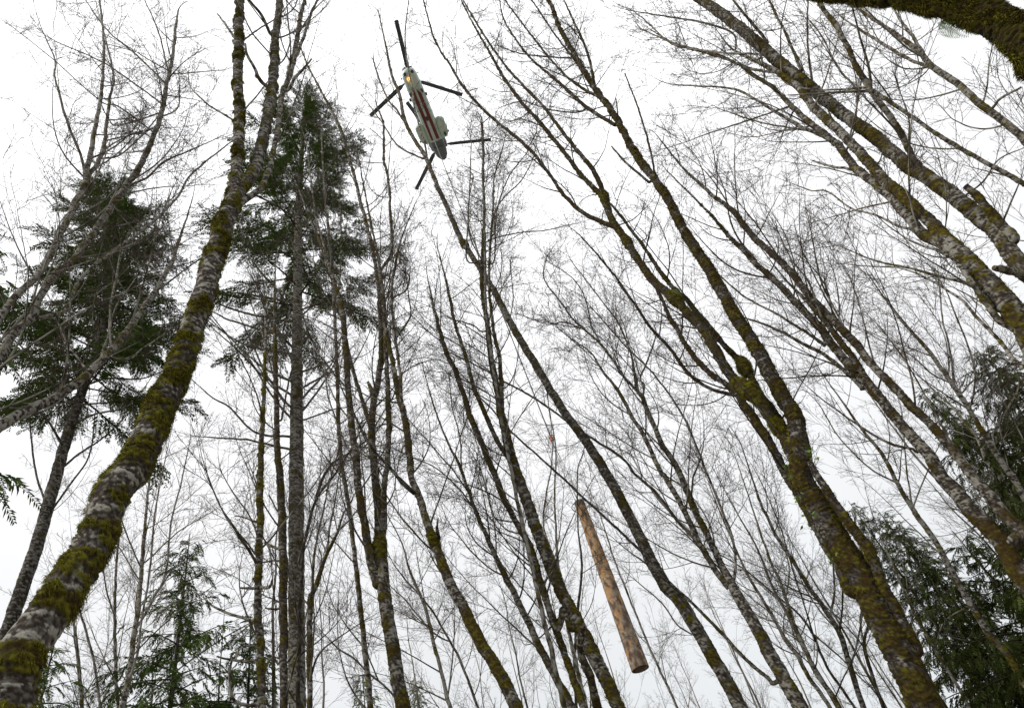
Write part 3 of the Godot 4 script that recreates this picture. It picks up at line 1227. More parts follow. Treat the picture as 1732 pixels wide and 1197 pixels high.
	bare_tree("alder", "slender fork-limbed tree just right of the straight grey conifer trunk", 0.13, 0.05, -0.05, [
		"trunk|524 1240 11,524 1197 10,524 1100 10,524 1020 10,530 1000 9,536 985 8,552 939 6,570 900 5,580 870 4,590 855 3",
		"branch|527 1010 5,529 960 4.5,534 920 4,545 870 3.5,556 820 3,570 770 2.5",
		"branch|552 939 4,558 890 3.5,566 850 3,574 800 2",
		"branch|570 900 3,590 880 3,600 868 2.5",
		"branch|526 1145 5,540 1105 4,570 1080 3,600 1060 2"], {"thick": 0.012, "twig": 1.2})

	bare_tree("alder", "mossy trunk with dark banding that splits into three upright stems left of centre", 0.32, 0.0, 0.02, [
		"trunk|690 1240 28,681 1197 27,672 1148 26,662 1082 25,652 1025 25,647 972 24,643 926 22,640 866 16,635 817 15,634 794 15,629 734 13,631 684 12,644 617 11,644 550 9,641 500 8,634 443 7,626 403 6,621 385 6,604 318 6,591 267 5,574 214 5,541 150 4,520 110 3,505 70 2",
		"branch|640 990 18,636 978 17,625 943 16,615 883 14,605 817 14,604 794 14,592 701 12,586 617 11,579 534 10,567 484 8,554 443 6,545 420 5,537 400 4,520 360 3,505 320 2",
		"branch|645 910 14,648 865 12,649 830 11,655 787 10,657 743 10,657 700 10,656 667 9,654 617 8,651 550 8,648 500 7,643 467 6,645 455 6,661 433 6,663 416 6,660 358 5,658 316 5,653 285 5,649 270 5,649 220 4,647 203 4,640 185 3",
		"dark_branch|631 727 8,626 721 8,614 681 7,597 627 7,587 584 6,578 540 5,568 490 3",
		"broken_branch|630 694 9,629 664 8,622 646 5",
		"branch|606 800 3,580 740 3,555 670 3,548 610 2.5",
		"branch|645 560 3,625 540 2.5,600 545 2"], {"thick": 0.013, "tufts": 0.02, "twig": 1.0, "pads": [[643, 928, 22]]})

	bare_tree("alder", "curving mossy trunk with a splintered orange stub, right of the three-stemmed tree", 0.28, 0.07, -0.02, [
		"trunk|890 1240 26,870 1190 25,841 1132 22,812 1086 21,783 1024 20,764 992 19,748 956 18,735 919 16,721 883 14,708 836 13,696 803 12,687 717 12,674 667 10,664 614 9,655 567 7,651 544 7,648 500 6,640 440 5,628 380 4,618 330 3,605 260 2",
		"branch|684 712 7,680 690 7,677 634 6,669 574 6,664 530 5,662 500 5,668 450 4,680 400 3,700 350 2",
		"dark_branch@520,700,4.604|830 615 7,740 540 6.5,680 460 6,600 370 5.5,540 310 5,470 220 5,370 20 4,300 -120 3",
		"broken_branch|742 912 9,739 895 6,741 876 1.5",
		"branch@340,400,2.993|985 300 4,1040 270 3.5,1055 200 3,1030 180 2.5",
		"branch@340,400,2.993|990 500 3,1060 400 3,1050 300 2.5",
		"branch|790 1045 4,760 990 3,740 960 2.5"], {"thick": 0.013, "tufts": 0.02, "twig": 1.0, "pads": [[733, 912, 15]]})

	bare_tree("alder", "long straight tree slanting through the centre, its tip crossing the helicopter", 0.34, -0.1, 0.0, [
		"trunk|1275 1240 27,1252 1195 27,1226 1145 26,1189 1082 25,1149 1015 25,1123 986 24,1094 932 22,1065 874 20,1028 804 19,991 746 17,957 700 16,934 664 15,914 631 15,890 591 14,864 547 13,840 500 12,814 457 11,780 404 10,757 353 9,733 298 8,719 264 8,699 233 7,684 202 7,675 159 6,662 125 5,654 85 4,648 57 3,640 20 2.5",
		"dark_branch|1092 939 5,1032 883 5,982 837 4.5,924 783 4,864 729 3.5,830 690 3,800 660 2.5",
		"branch|722 268 4,719 247 4,705 199 4,701 182 3.5,696 142 3,689 108 3,685 57 2.5,691 0 2",
		"branch|681 202 4,670 184 4,657 170 3.5,642 136 3.5,632 105 3",
		"branch|716 268 4,674 247 3.5,648 210 3,630 185 2",
		"broken_branch|748 330 4,740 322 3.5,735 314 2.5",
		"branch|862 545 2,868 500 2,863 450 2",
		"branch|1192 1082 4,1150 1060 3,1120 1020 3,1080 985 2"], {"thick": 0.008, "twig": 0.3, "pads": [[786, 412, 11]]})

	bare_tree("alder", "mossy tree with two bleached pale tops left of the long straight centre tree", 0.3, 0.08, 0.02, [
		"trunk|1065 1240 25,1045 1194 25,1024 1148 25,999 1099 27,978 1053 24,953 1007 22,928 949 22,903 883 22,883 825 20,862 762 18,851 708 14,847 698 13,840 651 12,830 601 10,825 551 9,817 500 8,815 460 7,817 410 6,819 350 5,817 300 5,818 250 4,815 205 3",
		"branch|851 712 9,847 640 8,844 601 7,834 550 6,827 467 5,834 350 4,836 300 3,850 250 2.5",
		"branch|966 1060 14,953 1030 14,941 1065 10,916 991 12,899 932 12,890 912 12,866 870 11,845 825 11,820 762 11,793 700 10,794 698 10,774 637 9,753 591 8,737 534 6,725 480 2.5",
		"branch|872 800 10,866 783 9,841 746 9,820 698 8,800 651 8,787 601 7,770 547 6,757 487 5,743 430 2.5",
		"branch|899 932 12,916 991 12,941 1065 12,962 1123 13,986 1190 14,1000 1230 14",
		"branch|985 1060 13,982 1099 14,999 1148 14,1011 1194 15,1020 1230 15",
		"dead_branch|812 560 3,800 550 3,757 537 2.5",
		"dead_branch|866 882 3,850 880 3,838 878 2",
		"branch|835 397 3,837 361 3,850 337 2.5,880 307 2.5,894 284 2",
		"branch|826 405 2.5,880 393 2.5,920 390 2,965 380 1.5",
		"branch|815 440 3,795 400 3,792 350 2.5,800 300 2"], {"thick": 0.018, "tufts": 0.04, "twig": 0.9})

	bare_tree("alder", "thin banded tree with a pale crown of whips, left of the mossy twin-topped tree", 0.19, 0.03, 0.05, [
		"trunk|985 1240 15,966 1194 15,949 1161 14,924 1115 14,899 1065 13,878 1020 12,854 974 11,829 920 9,804 862 7,775 783 5,754 741 4,735 690 3,720 640 2",
		"branch|854 974 4,830 962 3,800 935 3,770 900 2",
		"branch|790 830 3,770 800 3,740 765 2.5,705 725 2",
		"branch|804 862 3,770 820 3,735 790 2.5,700 775 2",
		"branch|780 795 3,778 740 3,765 690 2,760 640 2",
		"branch|840 950 3,835 880 2.5,815 800 2"], {"twig": 1.3})

	bare_tree("alder", "dark forked tree right of the long centre tree, with a black branch reaching left", 0.33, -0.08, 0.02, [
		"trunk|1375 1240 28,1355 1195 28,1325 1145 27,1302 1105 26,1279 1059 23,1252 1015 20,1236 986 18,1222 958 13,1199 909 12,1179 870 12,1163 833 12,1147 794 11,1120 751 10,1103 711 9,1087 674 8,1078 657 7,1068 600 4,1050 555 3,1033 528 3,1000 485 2.5,973 450 2",
		"branch|1236 990 12,1219 976 11,1199 946 11,1179 909 11,1153 856 10,1126 807 10,1117 798 9,1090 738 8,1066 698 7,1046 660 6,1025 635 5,1010 613 4,998 595 3,960 568 2",
		"branch|1242 980 6,1244 943 5,1236 899 5,1219 856 5,1199 807 4.5,1170 734 4,1150 694 4,1107 634 3.5,1060 587 3,1040 564 3,1000 520 2",
		"dark_branch|1309 1156 8,1300 1148 7,1252 1105 6.5,1206 1055 6,1149 999 5,1110 965 4,1075 940 3",
		"dark_branch|1230 992 7,1226 989 6.5,1186 926 6,1149 883 6,1106 830 5.5,1073 800 5,1053 775 5,986 731 4.5,940 698 4,894 667 4,850 644 3.5,817 624 3,763 597 2.5",
		"branch|1078 661 5,1056 638 5,1036 608 5,1015 581 4.5,990 558 4,968 538 3.5,948 510 3,928 485 3,919 465 2.5,923 440 2",
		"branch|1015 581 3,1010 568 3,1000 550 3,990 505 2.5,968 470 2,928 443 1.5",
		"branch|1087 674 4,1090 650 4,1083 641 4,1095 610 3.5,1108 575 3",
		"branch|1170 850 4,1172 810 4,1180 790 3.5",
		"branch|990 558 3,955 545 2.5,925 548 2,880 532 1.5",
		"branch|985 555 2.5,940 548 2,900 540 1.5"], {"twig": 1.35})

	bare_tree("mossy_alder", "largest mossy trunk at lower right, splitting into two long pale-banded stems", 0.52, 0.2, -0.2, [
		"trunk|1592 1240 58,1566 1195 57,1532 1121 56,1492 1048 52,1456 974 49,1422 924 47,1389 867 44,1359 814 42,1354 768 39,1349 735 31,1344 705 29,1324 671 28,1297 621 26,1271 574 24,1240 527 22,1210 474 20,1190 440 19,1164 400 17,1154 384 16,1124 327 15,1090 281 14,1067 247 13,1061 234 12,1041 197 11,1014 160 10,994 130 9,971 90 8,947 47 7,934 13 6,922 -10 5",
		"branch|1352 790 26,1334 751 24,1314 721 20,1281 674 19,1257 655 20,1240 641 18,1217 604 18,1197 567 17,1174 540 15,1140 504 15,1107 477 14,1080 440 13,1060 407 13,1037 374 12,1024 344 12,1014 327 9,987 301 8,954 257 7,927 224 7,904 197 6,880 170 6,854 134 5,827 87 4,800 40 3,780 0 2",
		"branch|1024 344 10,1018 318 9,1001 284 8,974 251 7,947 217 6,917 177 5,890 150 5,854 110 4,817 57 4,787 7 3",
		"branch|1046 388 9,1034 381 9,1001 368 8,971 347 7,947 321 7,927 291 6,900 257 6,867 227 6,830 197 5,803 170 5,777 137 5,760 107 4,748 91 4,733 62 3.5,725 34 3,716 0 2.5",
		"branch|1358 790 12,1334 734 12,1307 691 11,1287 667 11,1257 617 11,1227 587 10,1207 560 10,1180 530 9,1164 510 9,1137 484 8,1118 460 8,1091 420 6,1054 370 5,1034 345 4",
		"branch|1440 1000 22,1418 953 20,1391 909 19,1362 853 18,1332 805 17,1314 771 15,1287 724 14,1261 687 14,1240 657 12,1225 648 10,1197 627 10,1170 597 9,1147 560 8,1130 530 7,1117 500 6,1100 470 4",
		"dark_branch|1245 669 7,1237 667 7,1200 657 6.5,1167 634 6,1134 590 6,1103 557 5,1080 524 5,1057 490 5,1040 467 4,1010 430 3,983 400 2.5",
		"branch|1550 1100 22,1546 1091 22,1519 1038 21,1492 984 20,1472 931 18,1442 891 17,1409 844 15,1382 804 13,1370 780 10",
		"branch|1011 152 5,1007 147 5,994 90 5,974 43 4,957 7 3",
		"branch|1009 162 6,971 140 5,940 110 4,907 70 4,874 27 3,854 0 2.5",
		"branch|1042 210 7,1034 207 7,991 180 7,954 147 6,927 124 5,890 90 4,854 37 3,845 0 2",
		"dead_branch|1098 308 5,1094 304 5,1061 277 4.5,1034 247 3",
		"dead_branch|1109 300 4,1098 244 4,1081 187 3.5,1057 124 2.5",
		"branch|1010 156 4,971 100 4,940 60 3.5,900 0 3",
		"dead_branch|1045 204 3,1045 190 3,1042 166 2",
		"branch|975 98 3.5,930 96 3,880 90 2.5,850 80 2",
		"branch|990 184 3,975 190 3,930 185 2.5,890 172 2"], {"thick": 0.022, "tufts": 0.09, "twig": 0.9, "tone": 0.85, "brown": 0.3, "pads": [[1142, 503, 19], [1262, 665, 26], [1283, 673, 18], [1061, 410, 14], [1022, 335, 13], [1318, 722, 20], [1345, 752, 32], [1265, 618, 20]]})

	bare_tree("alder", "mossy twin trunk of tight parallel stems running out of the right edge", 0.36, 0.06, -0.05, [
		"trunk|1790 1070 36,1730 977 34,1710 944 32,1686 907 31,1653 874 29,1623 837 27,1593 807 24,1573 771 22,1539 734 20,1506 694 18,1472 654 17,1442 624 16,1409 584 15,1391 557 14,1354 520 13,1324 487 12,1287 453 10,1257 423 9,1234 400 7,1200 360 5,1160 320 3,1130 290 2",
		"branch|1730 905 26,1723 894 25,1696 867 23,1670 834 20,1643 804 18,1606 754 16,1573 717 15,1539 684 15,1509 651 14,1476 617 14,1439 570 14,1407 540 14,1364 494 13,1341 463 13,1311 433 12,1274 400 11,1240 357 9,1207 331 7,1174 301 5,1150 277 4,1120 240 2.5",
		"branch|1510 700 12,1498 680 12,1466 640 11,1432 590 11,1399 548 10,1370 515 7,1345 490 5",
		"branch|1458 656 9,1454 651 8,1401 604 7,1357 580 6,1314 557 5,1281 544 4,1255 536 2.5",
		"branch|1395 584 6,1391 580 6,1341 547 5,1294 520 4,1257 500 3.5,1227 474 3",
		"branch|1552 765 6,1545 759 5,1514 753 5,1485 739 4.5,1457 722 4,1428 702 3.5,1400 682 3",
		"branch|1395 550 4,1370 480 4,1340 440 3,1320 400 2.5",
		"branch|1440 573 4,1400 500 3.5,1385 460 3,1374 400 2.5",
		"branch|1460 600 4,1420 545 4,1385 480 3,1360 430 2.5",
		"branch|1280 440 4,1250 405 3.5,1235 370 3,1228 330 2.5",
		"branch|1300 470 4,1255 460 3.5,1220 440 3,1190 410 2"], {"thick": 0.016, "tufts": 0.03, "twig": 1.0, "brown": 0.25})

	bare_tree("alder", "stout white-blotched trunk at the right edge with parallel limbs reaching up left", 0.46, 0.02, 0.08, [
		"trunk|1830 660 52,1800 620 48,1730 544 42,1700 510 38,1666 474 35,1633 437 33,1599 407 30,1575 375 22,1559 361 20,1532 334 20,1499 307 19,1472 277 18,1446 247 17,1415 217 16,1382 187 15,1352 150 13,1320 125 10,1294 110 8,1250 90 5",
		"branch|1600 412 22,1566 398 20,1539 368 18,1506 334 16,1476 307 16,1442 277 14,1420 245 13,1408 238 12,1371 207 11,1341 180 9,1307 147 7,1274 127 6,1240 104 5,1174 84 4,1134 72 3,1090 33 2.5",
		"branch|1422 245 9,1418 241 8,1361 217 7,1321 194 6,1281 170 5,1240 150 4,1157 144 3",
		"branch|1310 122 5,1267 115 5,1207 90 4,1140 73 3,1087 50 2.5",
		"branch|1285 92 4,1214 88 4,1150 77 3,1100 50 2",
		"branch|1240 57 4,1190 38 4,1124 27 3,1080 20 2",
		"branch|1340 178 4,1300 192 3,1200 225 2.5,1160 240 1.5",
		"branch|1395 225 4,1330 215 3.5,1280 205 3,1220 185 2",
		"dead_branch|1440 286 5,1430 284 5,1410 283 5,1375 271 3",
		"branch|1620 440 9,1600 412 8,1580 395 6,1530 385 5,1485 365 4,1460 358 3.5,1440 352 3.5,1400 324 3,1373 322 2.5,1340 310 2",
		"branch|1690 525 8,1662 500 8,1640 480 8,1600 470 5,1545 455 4,1480 440 3,1430 420 2.5",
		"branch|1735 590 14,1720 560 13,1690 540 11,1660 500 10,1620 445 8,1590 425 6,1560 415 4",
		"branch|1728 622 8,1695 580 7,1665 550 6,1630 510 5,1585 480 4,1530 455 3,1470 450 2.5"], {"thick": 0.012, "twig": 1.1, "tufts": 0.015})

	bare_tree("alder", "topmost of the big slanting stems at upper right, thick and banded grey and brown", 0.36, 0.02, 0.05, [
		"trunk|1830 555 38,1790 510 36,1732 453 32,1710 427 31,1686 391 30,1653 364 29,1619 338 28,1586 311 26,1546 287 25,1506 254 24,1466 221 23,1441 204 22,1408 177 22,1367 144 21,1331 114 21,1294 84 21,1267 60 20,1227 27 19,1187 0 17,1160 -20 15",
		"branch|1297 74 6,1297 70 6,1271 37 5,1240 0 4",
		"branch|1356 118 6,1354 114 6,1331 60 5,1301 0 4",
		"branch|1376 140 5,1374 137 5,1367 84 4,1367 7 3",
		"branch|1556 280 11,1546 267 11,1519 217 11,1492 177 11,1472 150 11,1456 124 10,1439 90 9,1419 50 9,1392 13 8,1380 -10 7",
		"branch|1474 150 5,1469 110 5,1456 63 4,1446 27 3",
		"branch|1477 154 7,1479 154 7,1519 180 7,1573 217 7,1626 251 8,1666 274 8,1700 294 9,1735 313 9",
		"broken_branch|1716 404 20,1700 384 18,1680 364 16,1656 334 14,1633 314 11",
		"broken_branch|1760 480 15,1732 467 14,1700 456 13,1683 453 11",
		"branch|1460 148 4,1430 130 4,1410 100 3.5,1390 60 3,1370 35 2.5",
		"branch|1690 394 4,1712 340 3.5,1725 310 2.5",
		"branch|1545 292 4,1538 240 4,1538 200 3,1525 160 2",
		"branch|1610 345 4,1660 310 3.5,1690 270 3,1732 250 2"], {"thick": 0.014, "twig": 0.8, "tufts": 0.02})

	bare_tree("alder", "pale forked stem under the mossy bough in the upper right corner", 0.2, -0.1, 0.16, [
		"trunk|1860 350 18,1800 298 16,1730 234 14,1700 207 13,1666 180 13,1633 154 12,1609 134 12,1576 110 11,1553 84 9,1519 60 8,1476 30 6,1440 5 4",
		"branch|1574 113 6,1532 97 6,1499 77 6,1466 57 5,1425 30 3",
		"branch|1568 102 6,1546 63 6,1526 37 5,1510 10 3",
		"branch|1566 98 4,1550 90 4,1522 70 3.5,1480 30 3",
		"dead_branch|1680 182 5,1695 165 5,1728 148 4",
		"branch|1572 115 2.5,1560 128 2.5,1530 145 2,1515 148 1.5"], {"thick": 0.006, "twig": 0.9})

	# thinner trees, one by one
	bare_tree("young_alder", "whitish spotted slender stem crossing the dark conifers at lower right", 0.17, 0.02, 0.2, [
		"trunk|1760 1200 13,1726 1141 13,1703 1104 13,1676 1074 12,1653 1038 12,1633 1004 11,1609 964 11,1586 921 10,1563 887 10,1545 861 9,1522 824 8,1505 790 7,1485 756 6,1462 730 5,1437 696 4,1417 668 3,1390 630 2",
		"branch|1545 861 4,1535 800 3,1530 740 2.5", "branch|1515 815 4,1470 790 3,1420 740 2.5,1390 690 2"], {"twig": 0.9})
	bare_tree("young_alder", "bleached branching stem in front of the pointed conifer near the right edge", 0.15, -0.08, 0.16, [
		"trunk|1775 915 11,1729 833 11,1715 810 11,1695 782 10,1673 745 10,1656 719 9,1641 693 9,1622 665 9,1599 631 8,1570 591 7,1542 560 6,1506 517 4,1480 480 2.5",
		"branch|1615 655 5,1607 590 4,1595 540 3,1590 490 2.5", "branch|1641 693 4,1650 640 4,1640 590 3.5,1620 540 3,1605 500 2.5",
		"branch|1690 775 4,1680 735 4,1700 700 3.5,1720 665 3", "branch|1625 668 4,1660 630 3,1700 600 2.5",
		"branch|1612 650 3,1575 630 3,1540 600 2.5,1490 575 2"], {"twig": 1.2})
	bare_tree("young_alder", "faint white stem running parallel below the bleached branching stem at right", 0.13, -0.1, 0.3, [
		"trunk|1760 920 7,1727 870 7,1712 844 7,1690 807 6,1670 779 6,1650 736 5,1616 693 4,1582 662 3,1540 620 2",
		"branch|1690 745 4,1707 693 3.5,1732 637 3"], {"twig": 1.3, "tone": 1.25})
	bare_tree("young_alder", "thin pale whip of a tree low at right between mossy trunk and dark conifers", 0.1, 0.05, 0.16, [
		"trunk|1660 1235 6,1639 1191 6,1609 1141 6,1583 1098 6,1559 1058 5,1536 1014 5,1519 974 4,1500 930 3,1480 880 2",
		"branch|1583 1098 3,1600 1050 3,1650 1020 2", "branch|1560 1060 3,1620 1080 2.5,1680 1090 2"], {"twig": 1.0, "tone": 1.15})
	bare_tree("young_alder", "reddish brown slim tree at the foot of the big mossy trunk, on its left", 0.17, -0.03, 0.02, [
		"trunk|1480 1235 11,1461 1195 11,1441 1135 10,1423 1075 10,1397 1031 9,1369 993 8,1344 952 7,1315 908 6,1287 851 5,1270 800 3,1255 755 2",
		"branch|1440 1125 4,1452 1080 4,1458 1040 3,1455 985 2.5", "branch|1406 1040 5,1412 1000 4,1410 960 3,1402 900 2",
		"branch|1420 1070 5,1424 1040 4,1426 1000 3,1425 940 2", "branch|1385 1015 3,1350 1000 3,1320 985 2"], {"twig": 0.9, "tone": 0.85})
	bare_tree("young_alder", "reddish twin whip right beside the slim reddish tree at the big trunk's foot", 0.12, -0.05, -0.05, [
		"trunk|1510 1235 7,1492 1190 7,1470 1125 7,1462 1090 6,1470 1050 4,1480 1000 3", "branch|1466 1105 4,1456 1050 3,1462 990 2"], {"twig": 0.9, "tone": 0.8})
	bare_tree("young_alder", "paler of two whitish poles standing left of the reddish slim tree", 0.15, -0.05, 0.25, [
		"trunk|1430 1240 9,1419 1195 9,1382 1138 9,1363 1097 8,1341 1050 7,1325 996 6,1306 955 5,1287 902 4,1270 850 3,1250 790 2",
		"branch|1363 1097 3,1345 1080 3,1310 1060 2", "branch|1330 1010 3,1335 960 3,1320 900 2"], {"twig": 1.1, "tone": 1.2})
	bare_tree("young_alder", "left one of two whitish poles between forked tree and reddish slim tree", 0.14, -0.05, 0.25, [
		"trunk|1425 1235 8,1400 1190 8,1366 1141 8,1350 1110 7,1328 1081 7,1312 1050 6,1293 1018 6,1268 977 5,1243 924 4,1220 870 3,1200 820 2",
		"branch|1312 1050 3,1290 1045 3,1255 1020 2"], {"twig": 1.1, "tone": 1.2})
	bare_tree("young_alder", "dark wiry stem with long arching shoots crossing the two whitish poles", 0.09, -0.05, -0.1, [
		"trunk|1465 1240 5,1445 1195 5,1400 1129 5,1375 1072 5,1350 1037 4,1315 1009 4,1278 977 3.5,1240 950 2.5,1200 930 2",
		"branch|1378 1080 4,1360 1020 3,1340 960 3,1320 890 2.5,1290 820 2", "branch|1375 1072 4,1420 1110 3,1460 1150 2.5"], {"twig": 1.0, "tone": 0.8})
	bare_tree("young_alder", "light grey slim pole slanting just right of the hanging log", 0.11, -0.1, 0.25, [
		"trunk|1155 1215 5,1137 1177 5,1100 1097 4.5,1072 1029 4,1040 949 3.5,1028 910 3,1015 870 2"], {"twig": 0.9, "tone": 1.1})
	bare_tree("young_alder", "dark upright whip crossing in front of the hanging log's top", 0.1, 0.0, -0.2, [
		"trunk|972 1120 5,978 1033 5,984 961 4.5,981 920 4,978 892 3,977 800 2.5,985 770 2"], {"twig": 0.5, "tone": 0.75})
	bare_tree("young_alder", "pale wavering stem left of the hanging log below the orange hook", 0.13, -0.05, 0.25, [
		"trunk|965 1080 7,955 1030 6,946 980 6,942 930 5,940 891 4,938 840 3.5,940 760 3,930 700 2.5,925 660 2",
		"branch|944 960 3.5,920 891 3.5,924 837 3.5,932 795 3,935 750 2"], {"twig": 0.9, "tone": 1.15})
	bare_tree("young_alder", "pale slim tree with a side shoot between three-stemmed tree and stub-bearing trunk", 0.12, -0.06, 0.2, [
		"trunk|775 1240 8,761 1195 8,745 1132 7,731 1075 7,715 1016 6,703 990 5,691 960 4,680 920 3,660 880 2",
		"branch|757 1185 4,765 1120 3,768 1075 2.5", "branch|730 1070 3,690 1020 3,670 1000 2"], {"twig": 1.4, "tone": 1.1})
	bare_tree("young_alder", "thin arching tree low in the middle, right of the three-stemmed tree's foot", 0.09, -0.05, 0.0, [
		"trunk|830 1245 5,806 1190 5,780 1120 5,762 1085 4.5,735 1040 4,712 1008 3.5,690 985 3,670 960 2", "branch|762 1085 3,740 1075 3,700 1040 2"], {"twig": 1.4})
	bare_tree("young_alder", "lowest arching whip left of the three-stemmed tree's base", 0.08, -0.05, 0.05, [
		"trunk|700 1235 4,660 1170 4,625 1140 4,600 1115 3.5,570 1095 3,555 1080 2", "branch|640 1150 3,620 1100 3,610 1050 2"], {"twig": 1.3})
	bare_tree("young_alder", "pale grey tree with fanning stems behind the thick leaning trunk's lower half", 0.17, -0.1, 0.18, [
		"trunk|205 1240 12,207 1195 11,216 1151 10,224 1088 9,235 1009 8,240 940 7,246 877 5,251 820 4,262 760 3,272 700 2",
		"branch|212 1165 5,232 1103 4.5,239 1047 4,251 977 4,257 914 4,264 851 3,280 770 2", "branch|232 1060 5,257 1015 4.5,280 968 4,289 883 3.5,305 820 3,318 760 2",
		"branch|238 960 3,220 920 3,205 880 2", "branch|246 950 3,300 900 2.5,350 870 2"], {"twig": 1.2, "tone": 1.1})
	bare_tree("young_alder", "straight dark pole left of the pale fanning tree, behind the thick leaning trunk", 0.12, -0.1, -0.05, [
		"trunk|198 1240 6,198 1195 6,194 1103 6,194 1009 5,198 930 4,203 870 3", "branch|196 1050 3,180 1000 3,172 940 2"], {"twig": 0.8})
	bare_tree("young_alder", "short grey pole at bottom left next to the thick leaning trunk's foot", 0.12, -0.1, 0.1, [
		"trunk|141 1240 7,138 1195 7,130 1103 6,125 1060 5,118 1010 4,112 960 3"], {"twig": 0.8})
	bare_tree("young_alder", "slightly bent thin pole just right of the short grey pole at bottom left", 0.09, -0.1, 0.05, [
		"trunk|174 1240 5,169 1195 5,157 1113 4.5,135 1034 4,128 990 3,122 940 2"], {"twig": 0.8})
	bare_tree("young_alder", "long light rod slanting low across the small drooping conifer at left", 0.09, -0.15, 0.2, [
		"trunk|200 1240 4,232 1195 4,289 1141 3.5,368 1085 3,399 1066 2.5,430 1050 2"], {"twig": 0.3, "tone": 1.1})
	bare_tree("young_alder", "black arched limb sweeping up right beside the straight grey conifer trunk", 0.12, -0.15, -0.25, [
		"trunk|508 1000 7,510 950 6,520 891 6,533 848 5.5,542 819 5,553 796 5,566 780 4.5,592 765 4,618 746 3.5,640 725 2",
		"branch|538 840 4,540 835 4,563 806 4,585 774 4,600 748 3.5,616 717 3,635 690 2"], {"twig": 0.7, "tone": 0.6})
	bare_tree("young_alder", "slim whippy tree standing before the tall conifer's crown, left of its three-stemmed neighbour", 0.14, -0.1, 0.1, [
		"trunk|590 860 8,575 760 8,570 640 7,566 540 6,560 450 6,555 385 5,549 330 4,546 280 3.5,543 220 2.5",
		"branch|562 480 4,549 420 4,535 370 3.5,525 300 3,518 240 2", "branch|566 540 3.5,576 450 3.5,576 380 3,572 300 2.5,565 250 2"], {"twig": 0.45})
	bare_tree("young_alder", "upright thin tree with a fan of grey twigs right of the helicopter's tail", 0.1, -0.1, 0.15, [
		"trunk|822 520 5,820 420 5,818 330 4.5,817 290 4,816 250 3,814 215 2", "branch|790 440 3,792 370 3,795 300 2.5,797 240 2", "branch|836 440 3,840 360 3,860 300 2.5,890 260 2"], {"twig": 1.6})

	# the mossy bough overhead in the corner, and the trunk it grows from
	bough_tree = bare_tree("mossy_maple", "dark bough heavy with hanging moss across the top right corner", 0.36, 0.55, -0.2, [
		"trunk|2060 700 92,2030 560 88,1990 420 84,1930 300 80,1870 215 76",
		"limb|1890 240 70,1850 165 62,1790 108 60,1732 68 58,1690 38 54,1640 14 50,1590 -2 48,1530 -14 48,1470 -20 46,1410 -24 46,1350 -34 42,1280 -60 36,1200 -95 30",
		"broken_branch|1705 50 18,1722 95 17,1732 122 14,1745 140 10"], {"thick": 0.03, "tufts": 0.3, "tuft_size": 1.25, "twig": 0.0, "tone": 0.62, "brown": 0.1})


